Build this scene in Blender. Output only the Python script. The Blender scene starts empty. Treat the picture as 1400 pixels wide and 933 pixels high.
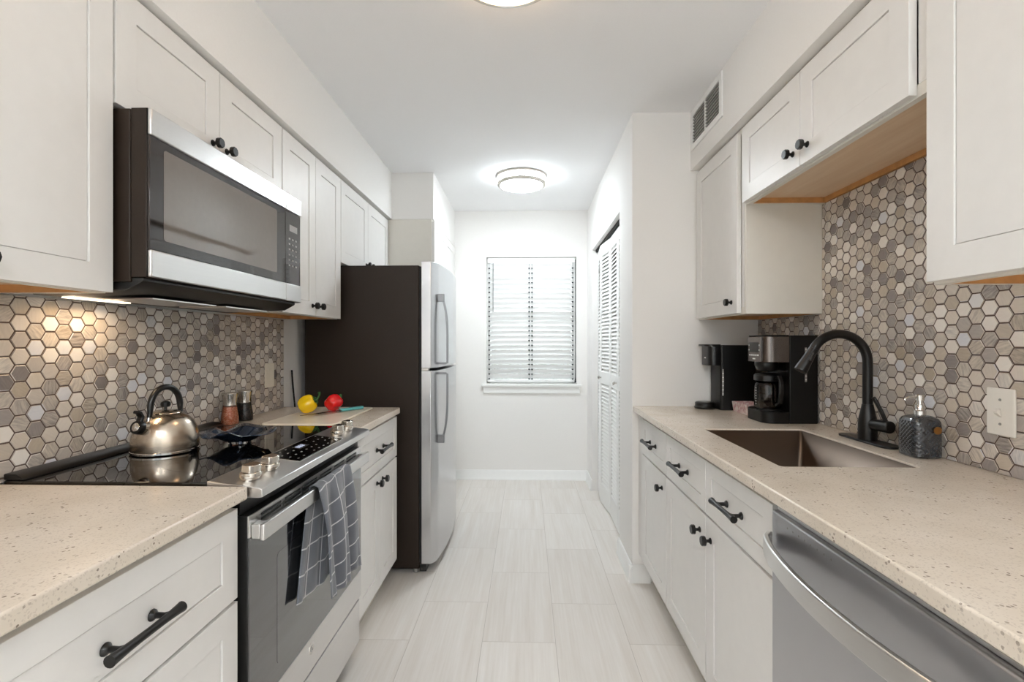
import bpy, bmesh, math, random
from math import sin, cos, pi, radians as R
from mathutils import Vector, Matrix

SC = bpy.context.scene
COL = SC.collection
random.seed(7)

# ------------------------------------------------------------------ camera, world, exposure
cam_d = bpy.data.cameras.new('camera')
cam = bpy.data.objects.new('camera', cam_d)
COL.objects.link(cam)
F_PX = 665.0
cam_d.sensor_width = 36.0
cam_d.lens = F_PX / 1400.0 * 36.0
cam_d.shift_y = 1.5 / 1400.0
cam_d.clip_start = 0.02
cam.location = (0, 0, 1.247)
cam.rotation_euler = (R(90), 0, math.atan(20.0 / F_PX))
SC.camera = cam

SC.view_settings.view_transform = 'Standard'
SC.view_settings.look = 'None'
SC.view_settings.gamma = 1
SC.view_settings.use_curve_mapping = False
SC.view_settings.exposure = 0.19
try:
    SC.cycles.use_denoising = True
    SC.cycles.max_bounces = 10
    SC.cycles.diffuse_bounces = 6
    SC.cycles.sample_clamp_indirect = 6
    SC.cycles.caustics_reflective = False
    SC.cycles.caustics_refractive = False
except Exception:
    pass

world = bpy.data.worlds.new('world')
SC.world = world
world.use_nodes = True
wn = world.node_tree
for n in list(wn.nodes): wn.nodes.remove(n)
wo = wn.nodes.new('ShaderNodeOutputWorld')
wb = wn.nodes.new('ShaderNodeBackground')
sky = wn.nodes.new('ShaderNodeTexSky')
sky.sky_type = 'HOSEK_WILKIE'
sky.turbidity = 6
sky.sun_direction = (0.3, -0.5, 0.8)
mixw = wn.nodes.new('ShaderNodeMix'); mixw.data_type = 'RGBA'
mixw.inputs[0].default_value = 0.75
mixw.inputs[7].default_value = (0.93, 0.96, 1.0, 1)
wn.links.new(sky.outputs[0], mixw.inputs[6])
wn.links.new(mixw.outputs[2], wb.inputs[0])
wb.inputs[1].default_value = 1.0
wn.links.new(wb.outputs[0], wo.inputs[0])

def area_light(name, loc, rot, sx, sy, power, color):
    d = bpy.data.lights.new(name, 'AREA'); d.shape = 'RECTANGLE'; d.size = sx; d.size_y = sy
    d.energy = power; d.color = color
    o = bpy.data.objects.new(name, d); o.location = loc; o.rotation_euler = rot
    COL.objects.link(o); return o
# fill added at the unseen patio door; daylight through the far window
pfl = area_light('patio_fill', (0, -3.32, 1.15), (R(118), 0, 0), 2.0, 2.0, 4, (0.80, 0.90, 1.0))
pfl.data.spread = R(130)
area_light('window_daylight', (0.042, 4.80, 1.55), (R(-90), 0, 0), 0.8, 1.1, 16, (0.90, 0.95, 1.0))

LAMP_NEAR = (1.0, 0.68, 0.40, 1)
LAMP_FAR = (0.86, 0.94, 1.0, 1)
LAMP_POWER_NEAR = 8.5
LAMP_POWER_FAR = 70.0
FILL_REAR = (0.91, 0.96, 1.0, 1)  # added fill behind the camera, carries most of the room light
FILL_POWER_REAR = 109.0

# ------------------------------------------------------------------ materials
def lin(c):
    c = c / 255.0
    return c / 12.92 if c <= 0.04045 else ((c + 0.055) / 1.055) ** 2.4
def rgb(r, g, b): return (lin(r), lin(g), lin(b), 1)

class Mat:
    def __init__(s, name):
        s.m = bpy.data.materials.new(name); s.m.use_nodes = True
        s.t = s.m.node_tree; s.p = s.t.nodes['Principled BSDF']
    def n(s, typ, **kw):
        n = s.t.nodes.new(typ)
        for k, v in kw.items(): setattr(n, k, v)
        return n
    def l(s, a, b): s.t.links.new(a, b)
    def coord(s, scale=(1, 1, 1), loc=(0, 0, 0), rot=(0, 0, 0), kind='Object'):
        if kind == 'World':
            g = s.n('ShaderNodeNewGeometry'); out = g.outputs['Position']
        else:
            tc = s.n('ShaderNodeTexCoord'); out = tc.outputs[kind]
        mp = s.n('ShaderNodeMapping'); mp.inputs['Scale'].default_value = scale
        mp.inputs['Location'].default_value = loc; mp.inputs['Rotation'].default_value = rot
        s.l(out, mp.inputs['Vector']); return mp.outputs[0]
    def noise(s, vec, scale, detail=3, rough=0.5):
        n = s.n('ShaderNodeTexNoise'); n.inputs['Scale'].default_value = scale
        n.inputs['Detail'].default_value = detail; n.inputs['Roughness'].default_value = rough
        s.l(vec, n.inputs['Vector']); return n.outputs[0]
    def ramp(s, fac, stops):
        r = s.n('ShaderNodeValToRGB'); e = r.color_ramp.elements
        while len(e) < len(stops): e.new(0.5)
        for i, (p, c) in enumerate(stops): e[i].position = p; e[i].color = c
        s.l(fac, r.inputs[0]); return r.outputs[0]
    def mix(s, f, a, b, mode='MIX'):
        m = s.n('ShaderNodeMix'); m.data_type = 'RGBA'; m.blend_type = mode
        for v, i in ((f, 0), (a, 6), (b, 7)):
            if hasattr(v, 'is_linked') or hasattr(v, 'links'): s.l(v, m.inputs[i])
            else: m.inputs[i].default_value = v
        return m.outputs[2]
    def bump(s, h, strength, dist=0.001):
        b = s.n('ShaderNodeBump'); b.inputs['Strength'].default_value = strength
        b.inputs['Distance'].default_value = dist
        s.l(h, b.inputs['Height']); s.l(b.outputs[0], s.p.inputs['Normal'])
    def set(s, **kw):
        for k, v in kw.items(): s.p.inputs[k.replace('_', ' ')].default_value = v

def basic(name, col, rough=0.5, metal=0.0, noise=60, amt=0.04, bump=0.0, **kw):
    M = Mat(name); M.set(Roughness=rough, Metallic=metal, **kw)
    v = M.coord()
    f = M.noise(v, noise)
    a = tuple(c * (1 - amt) for c in col[:3]) + (1,); b = tuple(min(1, c * (1 + amt)) for c in col[:3]) + (1,)
    M.l(M.ramp(f, [(0.3, a), (0.7, b)]), M.p.inputs['Base Color'])
    if bump: M.bump(f, bump)
    return M.m

def brushed(name, col, rough, axis, amt=0.012, aniso=0.0):
    """metal with fine brushing lines running along one axis"""
    M = Mat(name); M.set(Metallic=1.0, Roughness=rough)
    sc = [140, 140, 140]; sc[axis] = 3
    v = M.coord(tuple(sc)); f = M.noise(v, 1.0, 4)
    a = tuple(c * (1 - amt) for c in col[:3]) + (1,); b = tuple(min(1, c * (1 + amt)) for c in col[:3]) + (1,)
    M.l(M.ramp(f, [(0.3, a), (0.7, b)]), M.p.inputs['Base Color'])
    r = M.n('ShaderNodeMapRange'); r.inputs[3].default_value = rough * 0.93; r.inputs[4].default_value = rough * 1.07
    M.l(f, r.inputs[0]); M.l(r.outputs[0], M.p.inputs['Roughness'])
    return M.m

m_wall = basic('wall_paint', rgb(240, 238, 235), 0.75, noise=180, amt=0.01, bump=0.04)
m_ceil = basic('ceiling_paint', rgb(251, 251, 252), 0.9, noise=200, amt=0.01, bump=0.04)
m_trim = basic('trim_paint', rgb(242, 242, 240), 0.35, noise=30, amt=0.01)
m_cab = basic('cabinet_paint', rgb(233, 231, 228), 0.38, noise=25, amt=0.012)
m_cabside = basic('cabinet_side_laminate', rgb(228, 224, 215), 0.45, noise=25, amt=0.012)
m_toe = basic('toe_kick_board', rgb(205, 200, 190), 0.6)
m_black = basic('black_metal', rgb(13, 11, 10), 0.34, 0.0, noise=90, amt=0.15, **{'Specular IOR Level': 0.4})
m_blackplastic = basic('black_plastic', rgb(13, 12, 12), 0.28, 0.0, noise=90, amt=0.15)
m_lampring = basic('lamp_ring_nickel', (.62, .58, .53, 1), 0.5, 0.3, amt=0.04)
m_frhandle = basic('fridge_handle_steel', (.26, .26, .27, 1), 0.3, 1.0, amt=0.04)
m_rubber = basic('black_rubber', rgb(20, 20, 20), 0.7, 0.0, noise=90, amt=0.15)
m_satinplastic = basic('satin_black_plastic', rgb(13, 12, 11), 0.4, **{'Specular IOR Level': 0.3})
m_steel_y = brushed('brushed_steel', (0.72, 0.71, 0.70, 1), 0.30, 1)
m_steel_z = brushed('brushed_steel_upright', (0.60, 0.60, 0.61, 1), 0.25, 2)
m_steel_dw = basic('brushed_steel_dark', (0.52, 0.52, 0.54, 1), 0.30, 1.0, noise=4, amt=0.015)
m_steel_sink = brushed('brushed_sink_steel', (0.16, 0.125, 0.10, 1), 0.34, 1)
m_chrome = basic('polished_chrome', (0.8, 0.79, 0.77, 1), 0.08, 1.0, amt=0.02)
m_nickel = basic('brushed_nickel', (0.60, 0.57, 0.53, 1), 0.25, 1.0, amt=0.04)
m_knobsteel = basic('range_knob_steel', (0.70, 0.66, 0.60, 1), 0.18, 1.0, amt=0.04)
m_appl_side = basic('appliance_side_paint', rgb(38, 28, 20), 0.5, 0.0, noise=300, amt=0.10, bump=0.03, **{'Specular IOR Level': 0.3})
m_dark = basic('appliance_dark', rgb(22, 21, 20), 0.4, 0.0)
m_glassblack = basic('black_glass', rgb(8, 8, 9), 0.03, 0.0, amt=0.02, **{'Specular IOR Level': 0.75})
m_door_glass = basic('oven_door_glass', rgb(26, 27, 30), 0.05, 0.0, amt=0.02, **{'Specular IOR Level': 1.0, 'Coat Weight': 1.0, 'Coat Roughness': 0.03})
m_oven_window = basic('oven_window_glass', rgb(46, 48, 51), 0.06, 0.0, amt=0.02, **{'Specular IOR Level': 1.0, 'Coat Weight': 1.0, 'Coat Roughness': 0.03})
m_mw_glass = basic('microwave_door_glass', rgb(44, 38, 35), 0.05, 0.0, amt=0.02, **{'Specular IOR Level': 0.5})
m_mw_window = basic('microwave_window_glass', rgb(112, 104, 98), 0.05, 0.0, amt=0.02, **{'Specular IOR Level': 0.7})
m_plate = basic('switch_plate_white', rgb(240, 236, 228), 0.3, amt=0.01)
m_plate_beige = basic('outlet_plate_almond', rgb(242, 234, 218), 0.35, amt=0.01)
m_white_mark = basic('white_print', rgb(225, 225, 225), 0.5)
m_grey_mark = basic('grey_print', rgb(150, 148, 144), 0.5)
m_vent_dark = basic('vent_interior', rgb(16, 15, 14), 0.9)
m_slat = basic('blind_slat_white', rgb(240, 240, 239), 0.4, amt=0.01)
m_clip = basic('blind_clip_dark', rgb(34, 37, 43), 0.7)
m_cord = basic('blind_cord', rgb(120, 122, 126), 0.8)
m_board = basic('cutting_board_pale', rgb(236, 226, 208), 0.3, noise=14, amt=0.03)
m_yellow = basic('yellow_pepper_skin', rgb(250, 205, 8), 0.22, noise=9, amt=0.06, **{'Coat Weight': 0.5})
m_red = basic('red_pepper_skin', rgb(222, 12, 22), 0.2, noise=9, amt=0.08, **{'Coat Weight': 0.5})
m_stem = basic('pepper_stem_green', rgb(38, 88, 30), 0.5, noise=40, amt=0.2)
m_teal = basic('teal_plastic', rgb(90, 170, 172), 0.35)
m_blade = basic('knife_blade', rgb(70, 66, 66), 0.2, 0.8)
m_pinksalt = None
m_packet = None

def emission(name, col, strength):
    M = Mat(name)
    M.set(Roughness=0.4); M.p.inputs['Base Color'].default_value = (0.9, 0.9, 0.88, 1)
    M.p.inputs['Emission Color'].default_value = col
    M.p.inputs['Emission Strength'].default_value = strength
    return M.m
m_lamp_near = emission('lamp_diffuser_warm', LAMP_NEAR, LAMP_POWER_NEAR)
m_lamp_far = emission('lamp_diffuser_neutral', LAMP_FAR, LAMP_POWER_FAR)
m_side_near = emission('lamp_side_band_warm', LAMP_NEAR, LAMP_POWER_NEAR * .9)
m_side_far = emission('lamp_side_band_neutral', LAMP_FAR, LAMP_POWER_FAR * .36)
m_fill_side = emission('fill_lamp_side_band', FILL_REAR, FILL_POWER_REAR * 1.0)
m_fill_rear = emission('fill_lamp_diffuser', FILL_REAR, FILL_POWER_REAR)
m_hood_lamp = emission('hood_lamp_lens', (1.0, 0.80, 0.58, 1), 5)
m_display = emission('clock_display', (0.35, 0.45, 0.8, 1), 0.6)

def glass_mat(name, tint=(1, 1, 1, 1), refl=0.08, rough=0.0):
    M = Mat(name)
    for n in list(M.t.nodes):
        if n.type != 'OUTPUT_MATERIAL': M.t.nodes.remove(n)
    out = [n for n in M.t.nodes if n.type == 'OUTPUT_MATERIAL'][0]
    tr = M.n('ShaderNodeBsdfTransparent'); tr.inputs[0].default_value = tint
    gl = M.n('ShaderNodeBsdfGlossy'); gl.inputs['Roughness'].default_value = max(rough, 0.02)
    fr = M.n('ShaderNodeFresnel'); fr.inputs[0].default_value = 1.5
    mx = M.n('ShaderNodeMixShader')
    v = M.coord(); f = M.noise(v, 3.0)
    r = M.n('ShaderNodeMath', operation='MULTIPLY_ADD'); r.inputs[1].default_value = 0.01; M.l(f, r.inputs[0]); M.l(fr.outputs[0], r.inputs[2])
    M.l(r.outputs[0], mx.inputs[0]); M.l(tr.outputs[0], mx.inputs[1]); M.l(gl.outputs[0], mx.inputs[2])
    M.l(mx.outputs[0], out.inputs[0])
    return M.m
m_pane = glass_mat('window_glass', (0.96, 0.98, 0.97, 1))
m_jar = glass_mat('clear_jar_glass', (0.93, 0.93, 0.93, 1))
m_carafe = glass_mat('smoky_carafe_glass', (0.55, 0.52, 0.50, 1))

def m_quartz():
    M = Mat('quartz_countertop'); M.set(Roughness=0.22)
    v = M.coord(kind='World')
    base = M.ramp(M.noise(v, 9, 4), [(0.3, rgb(216, 204, 188)), (0.7, rgb(226, 215, 201))])
    vo = M.n('ShaderNodeTexVoronoi'); vo.inputs['Scale'].default_value = 170
    M.l(v, vo.inputs['Vector'])
    # random cells chosen by their colour become flecks
    sep = M.n('ShaderNodeSeparateColor'); M.l(vo.outputs['Color'], sep.inputs[0])
    gt = M.n('ShaderNodeMath', operation='GREATER_THAN'); gt.inputs[1].default_value = 0.90; M.l(sep.outputs[0], gt.inputs[0])
    lt = M.n('ShaderNodeMath', operation='LESS_THAN'); lt.inputs[1].default_value = 0.42; M.l(vo.outputs['Distance'], lt.inputs[0])
    big = M.noise(v, 26, 3)
    bg = M.n('ShaderNodeMapRange'); bg.inputs[1].default_value = 0.42; bg.inputs[2].default_value = 0.62; M.l(big, bg.inputs[0])
    a = M.n('ShaderNodeMath', operation='MULTIPLY'); M.l(gt.outputs[0], a.inputs[0]); M.l(lt.outputs[0], a.inputs[1])
    b = M.n('ShaderNodeMath', operation='MULTIPLY'); M.l(a.outputs[0], b.inputs[0]); M.l(bg.outputs[0], b.inputs[1])
    c1 = M.mix(b.outputs[0], base, rgb(132, 118, 106))
    vo2 = M.n('ShaderNodeTexVoronoi'); vo2.inputs['Scale'].default_value = 420; M.l(v, vo2.inputs['Vector'])
    s2 = M.n('ShaderNodeSeparateColor'); M.l(vo2.outputs['Color'], s2.inputs[0])
    g2 = M.n('ShaderNodeMath', operation='GREATER_THAN'); g2.inputs[1].default_value = 0.86; M.l(s2.outputs[1], g2.inputs[0])
    f2 = M.n('ShaderNodeMath', operation='MULTIPLY'); f2.inputs[1].default_value = 0.35; M.l(g2.outputs[0], f2.inputs[0])
    M.l(M.mix(f2.outputs[0], c1, rgb(180, 166, 152)), M.p.inputs['Base Color'])
    return M.m
m_quartz = m_quartz()

def mk_floor():
    M = Mat('floor_tile'); M.set(Roughness=0.34)
    v = M.coord(kind='World')
    sx = M.n('ShaderNodeSeparateXYZ'); M.l(v, sx.inputs[0])
    cb = M.n('ShaderNodeCombineXYZ')
    ax = M.n('ShaderNodeMath', operation='ADD'); ax.inputs[1].default_value = 12.2 - 2.02; M.l(sx.outputs[1], ax.inputs[0])
    ay = M.n('ShaderNodeMath', operation='ADD'); ay.inputs[1].default_value = 0.49 + 6.1; M.l(sx.outputs[0], ay.inputs[0])
    M.l(ax.outputs[0], cb.inputs[0]); M.l(ay.outputs[0], cb.inputs[1])
    br = M.n('ShaderNodeTexBrick'); br.offset = 0.5; br.offset_frequency = 2; br.squash = 1
    br.inputs['Scale'].default_value = 1.0; br.inputs['Brick Width'].default_value = 0.61
    br.inputs['Row Height'].default_value = 0.305; br.inputs['Mortar Size'].default_value = 0.0014
    br.inputs['Mortar Smooth'].default_value = 0.3
    br.inputs['Color1'].default_value = (0, 0, 0, 1); br.inputs['Color2'].default_value = (1, 1, 1, 1)
    br.inputs['Mortar'].default_value = (0.5, 0.5, 0.5, 1)
    M.l(cb.outputs[0], br.inputs['Vector'])
    # grain lines along the corridor, shifted tile by tile
    off = M.n('ShaderNodeVectorMath', operation='MULTIPLY_ADD')
    M.l(br.outputs['Color'], off.inputs[0]); off.inputs[1].default_value = (3.1, 7.7, 0); M.l(v, off.inputs[2])
    mp = M.n('ShaderNodeMapping'); mp.inputs['Scale'].default_value = (22, 1.3, 1); M.l(off.outputs[0], mp.inputs[0])
    g1 = M.noise(mp.outputs[0], 1.0, 6, 0.6)
    mp2 = M.n('ShaderNodeMapping'); mp2.inputs['Scale'].default_value = (90, 2.2, 1); M.l(off.outputs[0], mp2.inputs[0])
    g2 = M.noise(mp2.outputs[0], 1.0, 3, 0.6)
    c = M.ramp(g1, [(0.28, rgb(217, 209, 200)), (0.5, rgb(226, 220, 213)), (0.72, rgb(233, 229, 224))])
    c = M.mix(0.25, c, M.ramp(g2, [(0.3, rgb(206, 197, 186)), (0.7, rgb(236, 232, 228))]))
    c = M.mix(0.05, c, br.outputs['Color'])
    M.l(M.mix(br.outputs['Fac'], c, rgb(192, 184, 175)), M.p.inputs['Base Color'])
    inv = M.n('ShaderNodeMath', operation='SUBTRACT'); inv.inputs[0].default_value = 1; M.l(br.outputs['Fac'], inv.inputs[1])
    M.bump(inv.outputs[0], 0.5, 0.001)
    return M.m
m_floor = mk_floor()

def mk_tile():
    M = Mat('hexagon_stone_tile'); M.set(Roughness=0.3)
    g = M.n('ShaderNodeNewGeometry'); rnd = g.outputs['Random Per Island']
    pal = M.ramp(rnd, [(0.0, rgb(118, 110, 108)), (0.14, rgb(168, 160, 156)), (0.3, rgb(203, 194, 185)), (0.48, rgb(222, 211, 199)),
                       (0.62, rgb(178, 164, 146)), (0.76, rgb(232, 224, 216)), (0.93, rgb(244, 239, 233)), (0.98, rgb(222, 223, 229))])
    pal_n = pal.node; pal_n.color_ramp.interpolation = 'LINEAR'
    # veins: streaks rotated differently for every tile
    tc = M.n('ShaderNodeTexCoord')
    vr = M.n('ShaderNodeVectorRotate', rotation_type='X_AXIS')
    an = M.n('ShaderNodeMath', operation='MULTIPLY'); an.inputs[1].default_value = 57.0; M.l(rnd, an.inputs[0])
    M.l(tc.outputs['Object'], vr.inputs['Vector']); M.l(an.outputs[0], vr.inputs['Angle'])
    mp = M.n('ShaderNodeMapping'); mp.inputs['Scale'].default_value = (1, 28, 190)
    M.l(vr.outputs[0], mp.inputs[0])
    st = M.noise(mp.outputs[0], 1.0, 4, 0.6)
    c = M.mix(0.22, pal, M.ramp(st, [(0.3, (0.25, 0.25, 0.27, 1)), (0.68, (0.95, 0.90, 0.82, 1))]), 'SOFT_LIGHT')
    wh = M.n('ShaderNodeTexWhiteNoise', noise_dimensions='1D'); M.l(rnd, wh.inputs['W'])
    gt = M.n('ShaderNodeMath', operation='GREATER_THAN'); gt.inputs[1].default_value = 0.7; M.l(wh.outputs[0], gt.inputs[0])
    ff = M.n('ShaderNodeMath', operation='MULTIPLY'); ff.inputs[1].default_value = 0.42; M.l(gt.outputs[0], ff.inputs[0])
    c2 = M.mix(ff.outputs[0], c, M.ramp(st, [(0.35, rgb(112, 104, 102)), (0.6, rgb(205, 195, 182))]))
    M.l(c2, M.p.inputs['Base Color'])
    M.bump(st, 0.05)
    return M.m
m_tile = mk_tile()
m_grout = basic('tile_grout', rgb(98, 82, 73), 0.9, noise=200, amt=0.08)

def mk_ply():
    M = Mat('plywood_underside'); M.set(Roughness=0.5)
    v = M.coord((30, 2.2, 2.2)); g = M.noise(v, 1, 5, 0.6)
    M.l(M.ramp(g, [(0.3, rgb(218, 186, 152)), (0.7, rgb(230, 204, 174))]), M.p.inputs['Base Color'])
    return M.m
m_ply = mk_ply()
m_edgewood = basic('raw_wood_edge', rgb(198, 146, 92), 0.55, noise=30, amt=0.12)

def mk_kettle():
    M = Mat('kettle_steel'); M.set(Metallic=1.0, Roughness=0.24)
    v = M.coord((1, 1, 300)); f = M.noise(v, 1, 3)
    M.l(M.ramp(f, [(0.3, (0.52, 0.44, 0.36, 1)), (0.7, (0.60, 0.52, 0.43, 1))]), M.p.inputs['Base Color'])
    M.bump(f, 0.04)
    return M.m
m_kettle = mk_kettle()

def mk_dish():
    M = Mat('dark_blue_glass_dish'); M.set(Roughness=0.08); M.p.inputs['Coat Weight'].default_value = 1
    v = M.coord((14, 4, 14)); f = M.noise(v, 1.6, 6, 0.7)
    M.l(M.ramp(f, [(0.35, rgb(16, 20, 28)), (0.55, rgb(44, 54, 70)), (0.72, rgb(128, 138, 152))]), M.p.inputs['Base Color'])
    return M.m
m_dish = mk_dish()

def mk_soap():
    M = Mat('dark_grey_pressed_glass'); M.set(Roughness=0.06); M.p.inputs['Coat Weight'].default_value = 1
    v = M.coord(); f = M.noise(v, 60, 3)
    M.l(M.ramp(f, [(0.3, rgb(38, 41, 46)), (0.7, rgb(50, 54, 60))]), M.p.inputs['Base Color'])
    return M.m
m_soap = mk_soap()

def mk_salt(name, c1, c2, c3, sc):
    M = Mat(name); M.set(Roughness=0.5)
    v = M.coord(); vo = M.n('ShaderNodeTexVoronoi'); vo.inputs['Scale'].default_value = sc; M.l(v, vo.inputs['Vector'])
    se = M.n('ShaderNodeSeparateColor'); M.l(vo.outputs['Color'], se.inputs[0])
    M.l(M.ramp(se.outputs[0], [(0.1, c1), (0.5, c2), (0.9, c3)]), M.p.inputs['Base Color'])
    M.bump(vo.outputs['Distance'], 0.6, 0.002)
    return M.m
m_salt = mk_salt('pink_salt_grains', rgb(224, 118, 78), rgb(238, 144, 104), rgb(248, 180, 146), 260)
m_peppercorn = mk_salt('black_peppercorns', rgb(22, 19, 18), rgb(44, 38, 36), rgb(72, 62, 58), 220)

def mk_towel():
    M = Mat('grey_checked_towel'); M.set(Roughness=0.95)
    M.p.inputs['Sheen Weight'].default_value = 0.3
    tc = M.n('ShaderNodeTexCoord'); sp = M.n('ShaderNodeSeparateXYZ'); M.l(tc.outputs['UV'], sp.inputs[0])
    outs = []
    for ax, per, wid in ((0, 0.085, 0.055), (1, 0.070, 0.060)):
        m = M.n('ShaderNodeMath', operation='DIVIDE'); m.inputs[1].default_value = per; M.l(sp.outputs[ax], m.inputs[0])
        fr = M.n('ShaderNodeMath', operation='FRACT'); M.l(m.outputs[0], fr.inputs[0])
        lt = M.n('ShaderNodeMath', operation='LESS_THAN'); lt.inputs[1].default_value = wid; M.l(fr.outputs[0], lt.inputs[0])
        outs.append(lt.outputs[0])
    mx = M.n('ShaderNodeMath', operation='MAXIMUM'); M.l(outs[0], mx.inputs[0]); M.l(outs[1], mx.inputs[1])
    v = M.coord((1, 1, 1), kind='UV'); w = M.noise(v, 500, 2); big = M.noise(v, 12, 3)
    base = M.ramp(w, [(0.3, rgb(82, 85, 93)), (0.7, rgb(112, 116, 125))])
    base = M.mix(0.3, base, M.ramp(big, [(0.3, rgb(80, 83, 91)), (0.7, rgb(118, 122, 131))]))
    sc = M.n('ShaderNodeMath', operation='MULTIPLY'); sc.inputs[1].default_value = 0.8; M.l(mx.outputs[0], sc.inputs[0])
    M.l(M.mix(sc.outputs[0], base, rgb(214, 214, 216)), M.p.inputs['Base Color'])
    M.bump(w, 0.3, 0.0006)
    return M.m
m_towel = mk_towel()

def mk_packet():
    M = Mat('floral_print_tray'); M.set(Roughness=0.35)
    v = M.coord(); f = M.noise(v, 42, 3, 0.6); g = M.noise(v, 70, 2)
    c = M.ramp(f, [(0.36, rgb(236, 232, 226)), (0.5, rgb(225, 196, 196)), (0.58, rgb(196, 120, 130)), (0.7, rgb(232, 222, 216))])
    M.l(M.mix(0.25, c, M.ramp(g, [(0.45, rgb(235, 232, 226)), (0.62, rgb(150, 150, 140))])), M.p.inputs['Base Color'])
    return M.m
m_packet = mk_packet()
m_leaf = basic('shrub_leaves', rgb(96, 122, 74), 0.6, noise=8, amt=0.35)
m_bark = basic('shrub_bark', rgb(96, 80, 64), 0.9, noise=30, amt=0.2)
m_ground = basic('outdoor_ground', rgb(150, 156, 140), 0.9, noise=3, amt=0.15)
m_amber = basic('amber_tag', rgb(128, 84, 34), 0.35)

# ------------------------------------------------------------------ mesh builder
class MB:
    """collects shapes (world or local coordinates) into one bmesh"""
    def __init__(s): s.bm = bmesh.new()
    def box(s, x0, x1, y0, y1, z0, z1):
        x0, x1 = sorted((x0, x1)); y0, y1 = sorted((y0, y1)); z0, z1 = sorted((z0, z1))
        v = [s.bm.verts.new((x, y, z)) for x in (x0, x1) for y in (y0, y1) for z in (z0, z1)]
        for f in ((0, 1, 3, 2), (4, 6, 7, 5), (0, 4, 5, 1), (2, 3, 7, 6), (0, 2, 6, 4), (1, 5, 7, 3)):
            s.bm.faces.new([v[i] for i in f])
        return s
    def cyl(s, p0, p1, r0, r1=None, n=24, cap=True):
        r1 = r0 if r1 is None else r1
        p0 = Vector(p0); p1 = Vector(p1); d = (p1 - p0).normalized()
        a = d.orthogonal().normalized(); b = d.cross(a)
        A = [s.bm.verts.new(p0 + (a * cos(2 * pi * i / n) + b * sin(2 * pi * i / n)) * r0) for i in range(n)]
        B = [s.bm.verts.new(p1 + (a * cos(2 * pi * i / n) + b * sin(2 * pi * i / n)) * r1) for i in range(n)]
        for i in range(n): s.bm.faces.new((A[i], A[(i + 1) % n], B[(i + 1) % n], B[i]))
        if cap: s.bm.faces.new(A[::-1]); s.bm.faces.new(B)
        return s
    def lathe(s, prof, axis_o=(0, 0, 0), axis_d=(0, 0, 1), n=40, square=0.0, cap=True):
        """prof = [(radius, height)...]; square>0 pushes the section towards a rounded square"""
        o = Vector(axis_o); d = Vector(axis_d).normalized()
        if abs(d.z) > 0.9: a = Vector((1, 0, 0))
        else: a = Vector((0, 0, 1)).cross(d).normalized()
        b = d.cross(a); rings = []
        for r, h in prof:
            ring = []
            for i in range(n):
                t = 2 * pi * i / n; k = 1.0
                if square: 
                    p = 2 + square * 6
                    k = 1.0 / (abs(cos(t)) ** p + abs(sin(t)) ** p) ** (1 / p)
                ring.append(s.bm.verts.new(o + d * h + (a * cos(t) + b * sin(t)) * (r * k)))
            rings.append(ring)
        for A, B in zip(rings, rings[1:]):
            for i in range(n): s.bm.faces.new((A[i], A[(i + 1) % n], B[(i + 1) % n], B[i]))
        if cap: s.bm.faces.new(rings[0][::-1]); s.bm.faces.new(rings[-1])
        return s
    def tube(s, pts, rad, n=16, flat=1.0, up=None, cap=True):
        """sweep a round (or flattened) section along points; rad number or list"""
        P = [Vector(p) for p in pts]; m = len(P)
        rs = rad if isinstance(rad, (list, tuple)) else [rad] * m
        rings = []; prev = None
        for i in range(m):
            t = (P[min(i + 1, m - 1)] - P[max(i - 1, 0)]).normalized()
            if up is not None: a = Vector(up); a = (a - t * a.dot(t)).normalized()
            elif prev is None: a = t.orthogonal().normalized()
            else: a = (prev - t * prev.dot(t)).normalized()
            prev = a; b = t.cross(a)
            rings.append([s.bm.verts.new(P[i] + (a * cos(2 * pi * k / n) + b * sin(2 * pi * k / n) * flat) * rs[i]) for k in range(n)])
        for A, B in zip(rings, rings[1:]):
            for i in range(n): s.bm.faces.new((A[i], A[(i + 1) % n], B[(i + 1) % n], B[i]))
        if cap: s.bm.faces.new(rings[0][::-1]); s.bm.faces.new(rings[-1])
        return s
    def strip(s, pts, half_a, half_b, up):
        """sweep a rectangle along points: half_a along up, half_b across"""
        P = [Vector(p) for p in pts]; m = len(P); rings = []
        for i in range(m):
            t = (P[min(i + 1, m - 1)] - P[max(i - 1, 0)]).normalized()
            a = Vector(up); a = (a - t * a.dot(t)).normalized(); b = t.cross(a)
            rings.append([s.bm.verts.new(P[i] + a * (sa * half_a) + b * (sb * half_b)) for sa, sb in ((-1, -1), (1, -1), (1, 1), (-1, 1))])
        for A, B in zip(rings, rings[1:]):
            for i in range(4): s.bm.faces.new((A[i], A[(i + 1) % 4], B[(i + 1) % 4], B[i]))
        s.bm.faces.new(rings[0][::-1]); s.bm.faces.new(rings[-1]); return s
    def prism(s, poly, fn, w0, w1):
        """poly of (u,v); fn(u,v,w) -> point; extruded between w0 and w1"""
        A = [s.bm.verts.new(fn(u, v, w0)) for u, v in poly]; B = [s.bm.verts.new(fn(u, v, w1)) for u, v in poly]
        n = len(poly)
        s.bm.faces.new(A[::-1]); s.bm.faces.new(B)
        for i in range(n): s.bm.faces.new((A[i], A[(i + 1) % n], B[(i + 1) % n], B[i]))
        return s
    def ball(s, c, r, sx=1, sy=1, sz=1, seg=24):
        mat = Matrix.Translation(c) @ Matrix.Diagonal((sx, sy, sz, 1))
        bmesh.ops.create_uvsphere(s.bm, u_segments=seg, v_segments=seg // 2, radius=r, matrix=mat); return s

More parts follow.
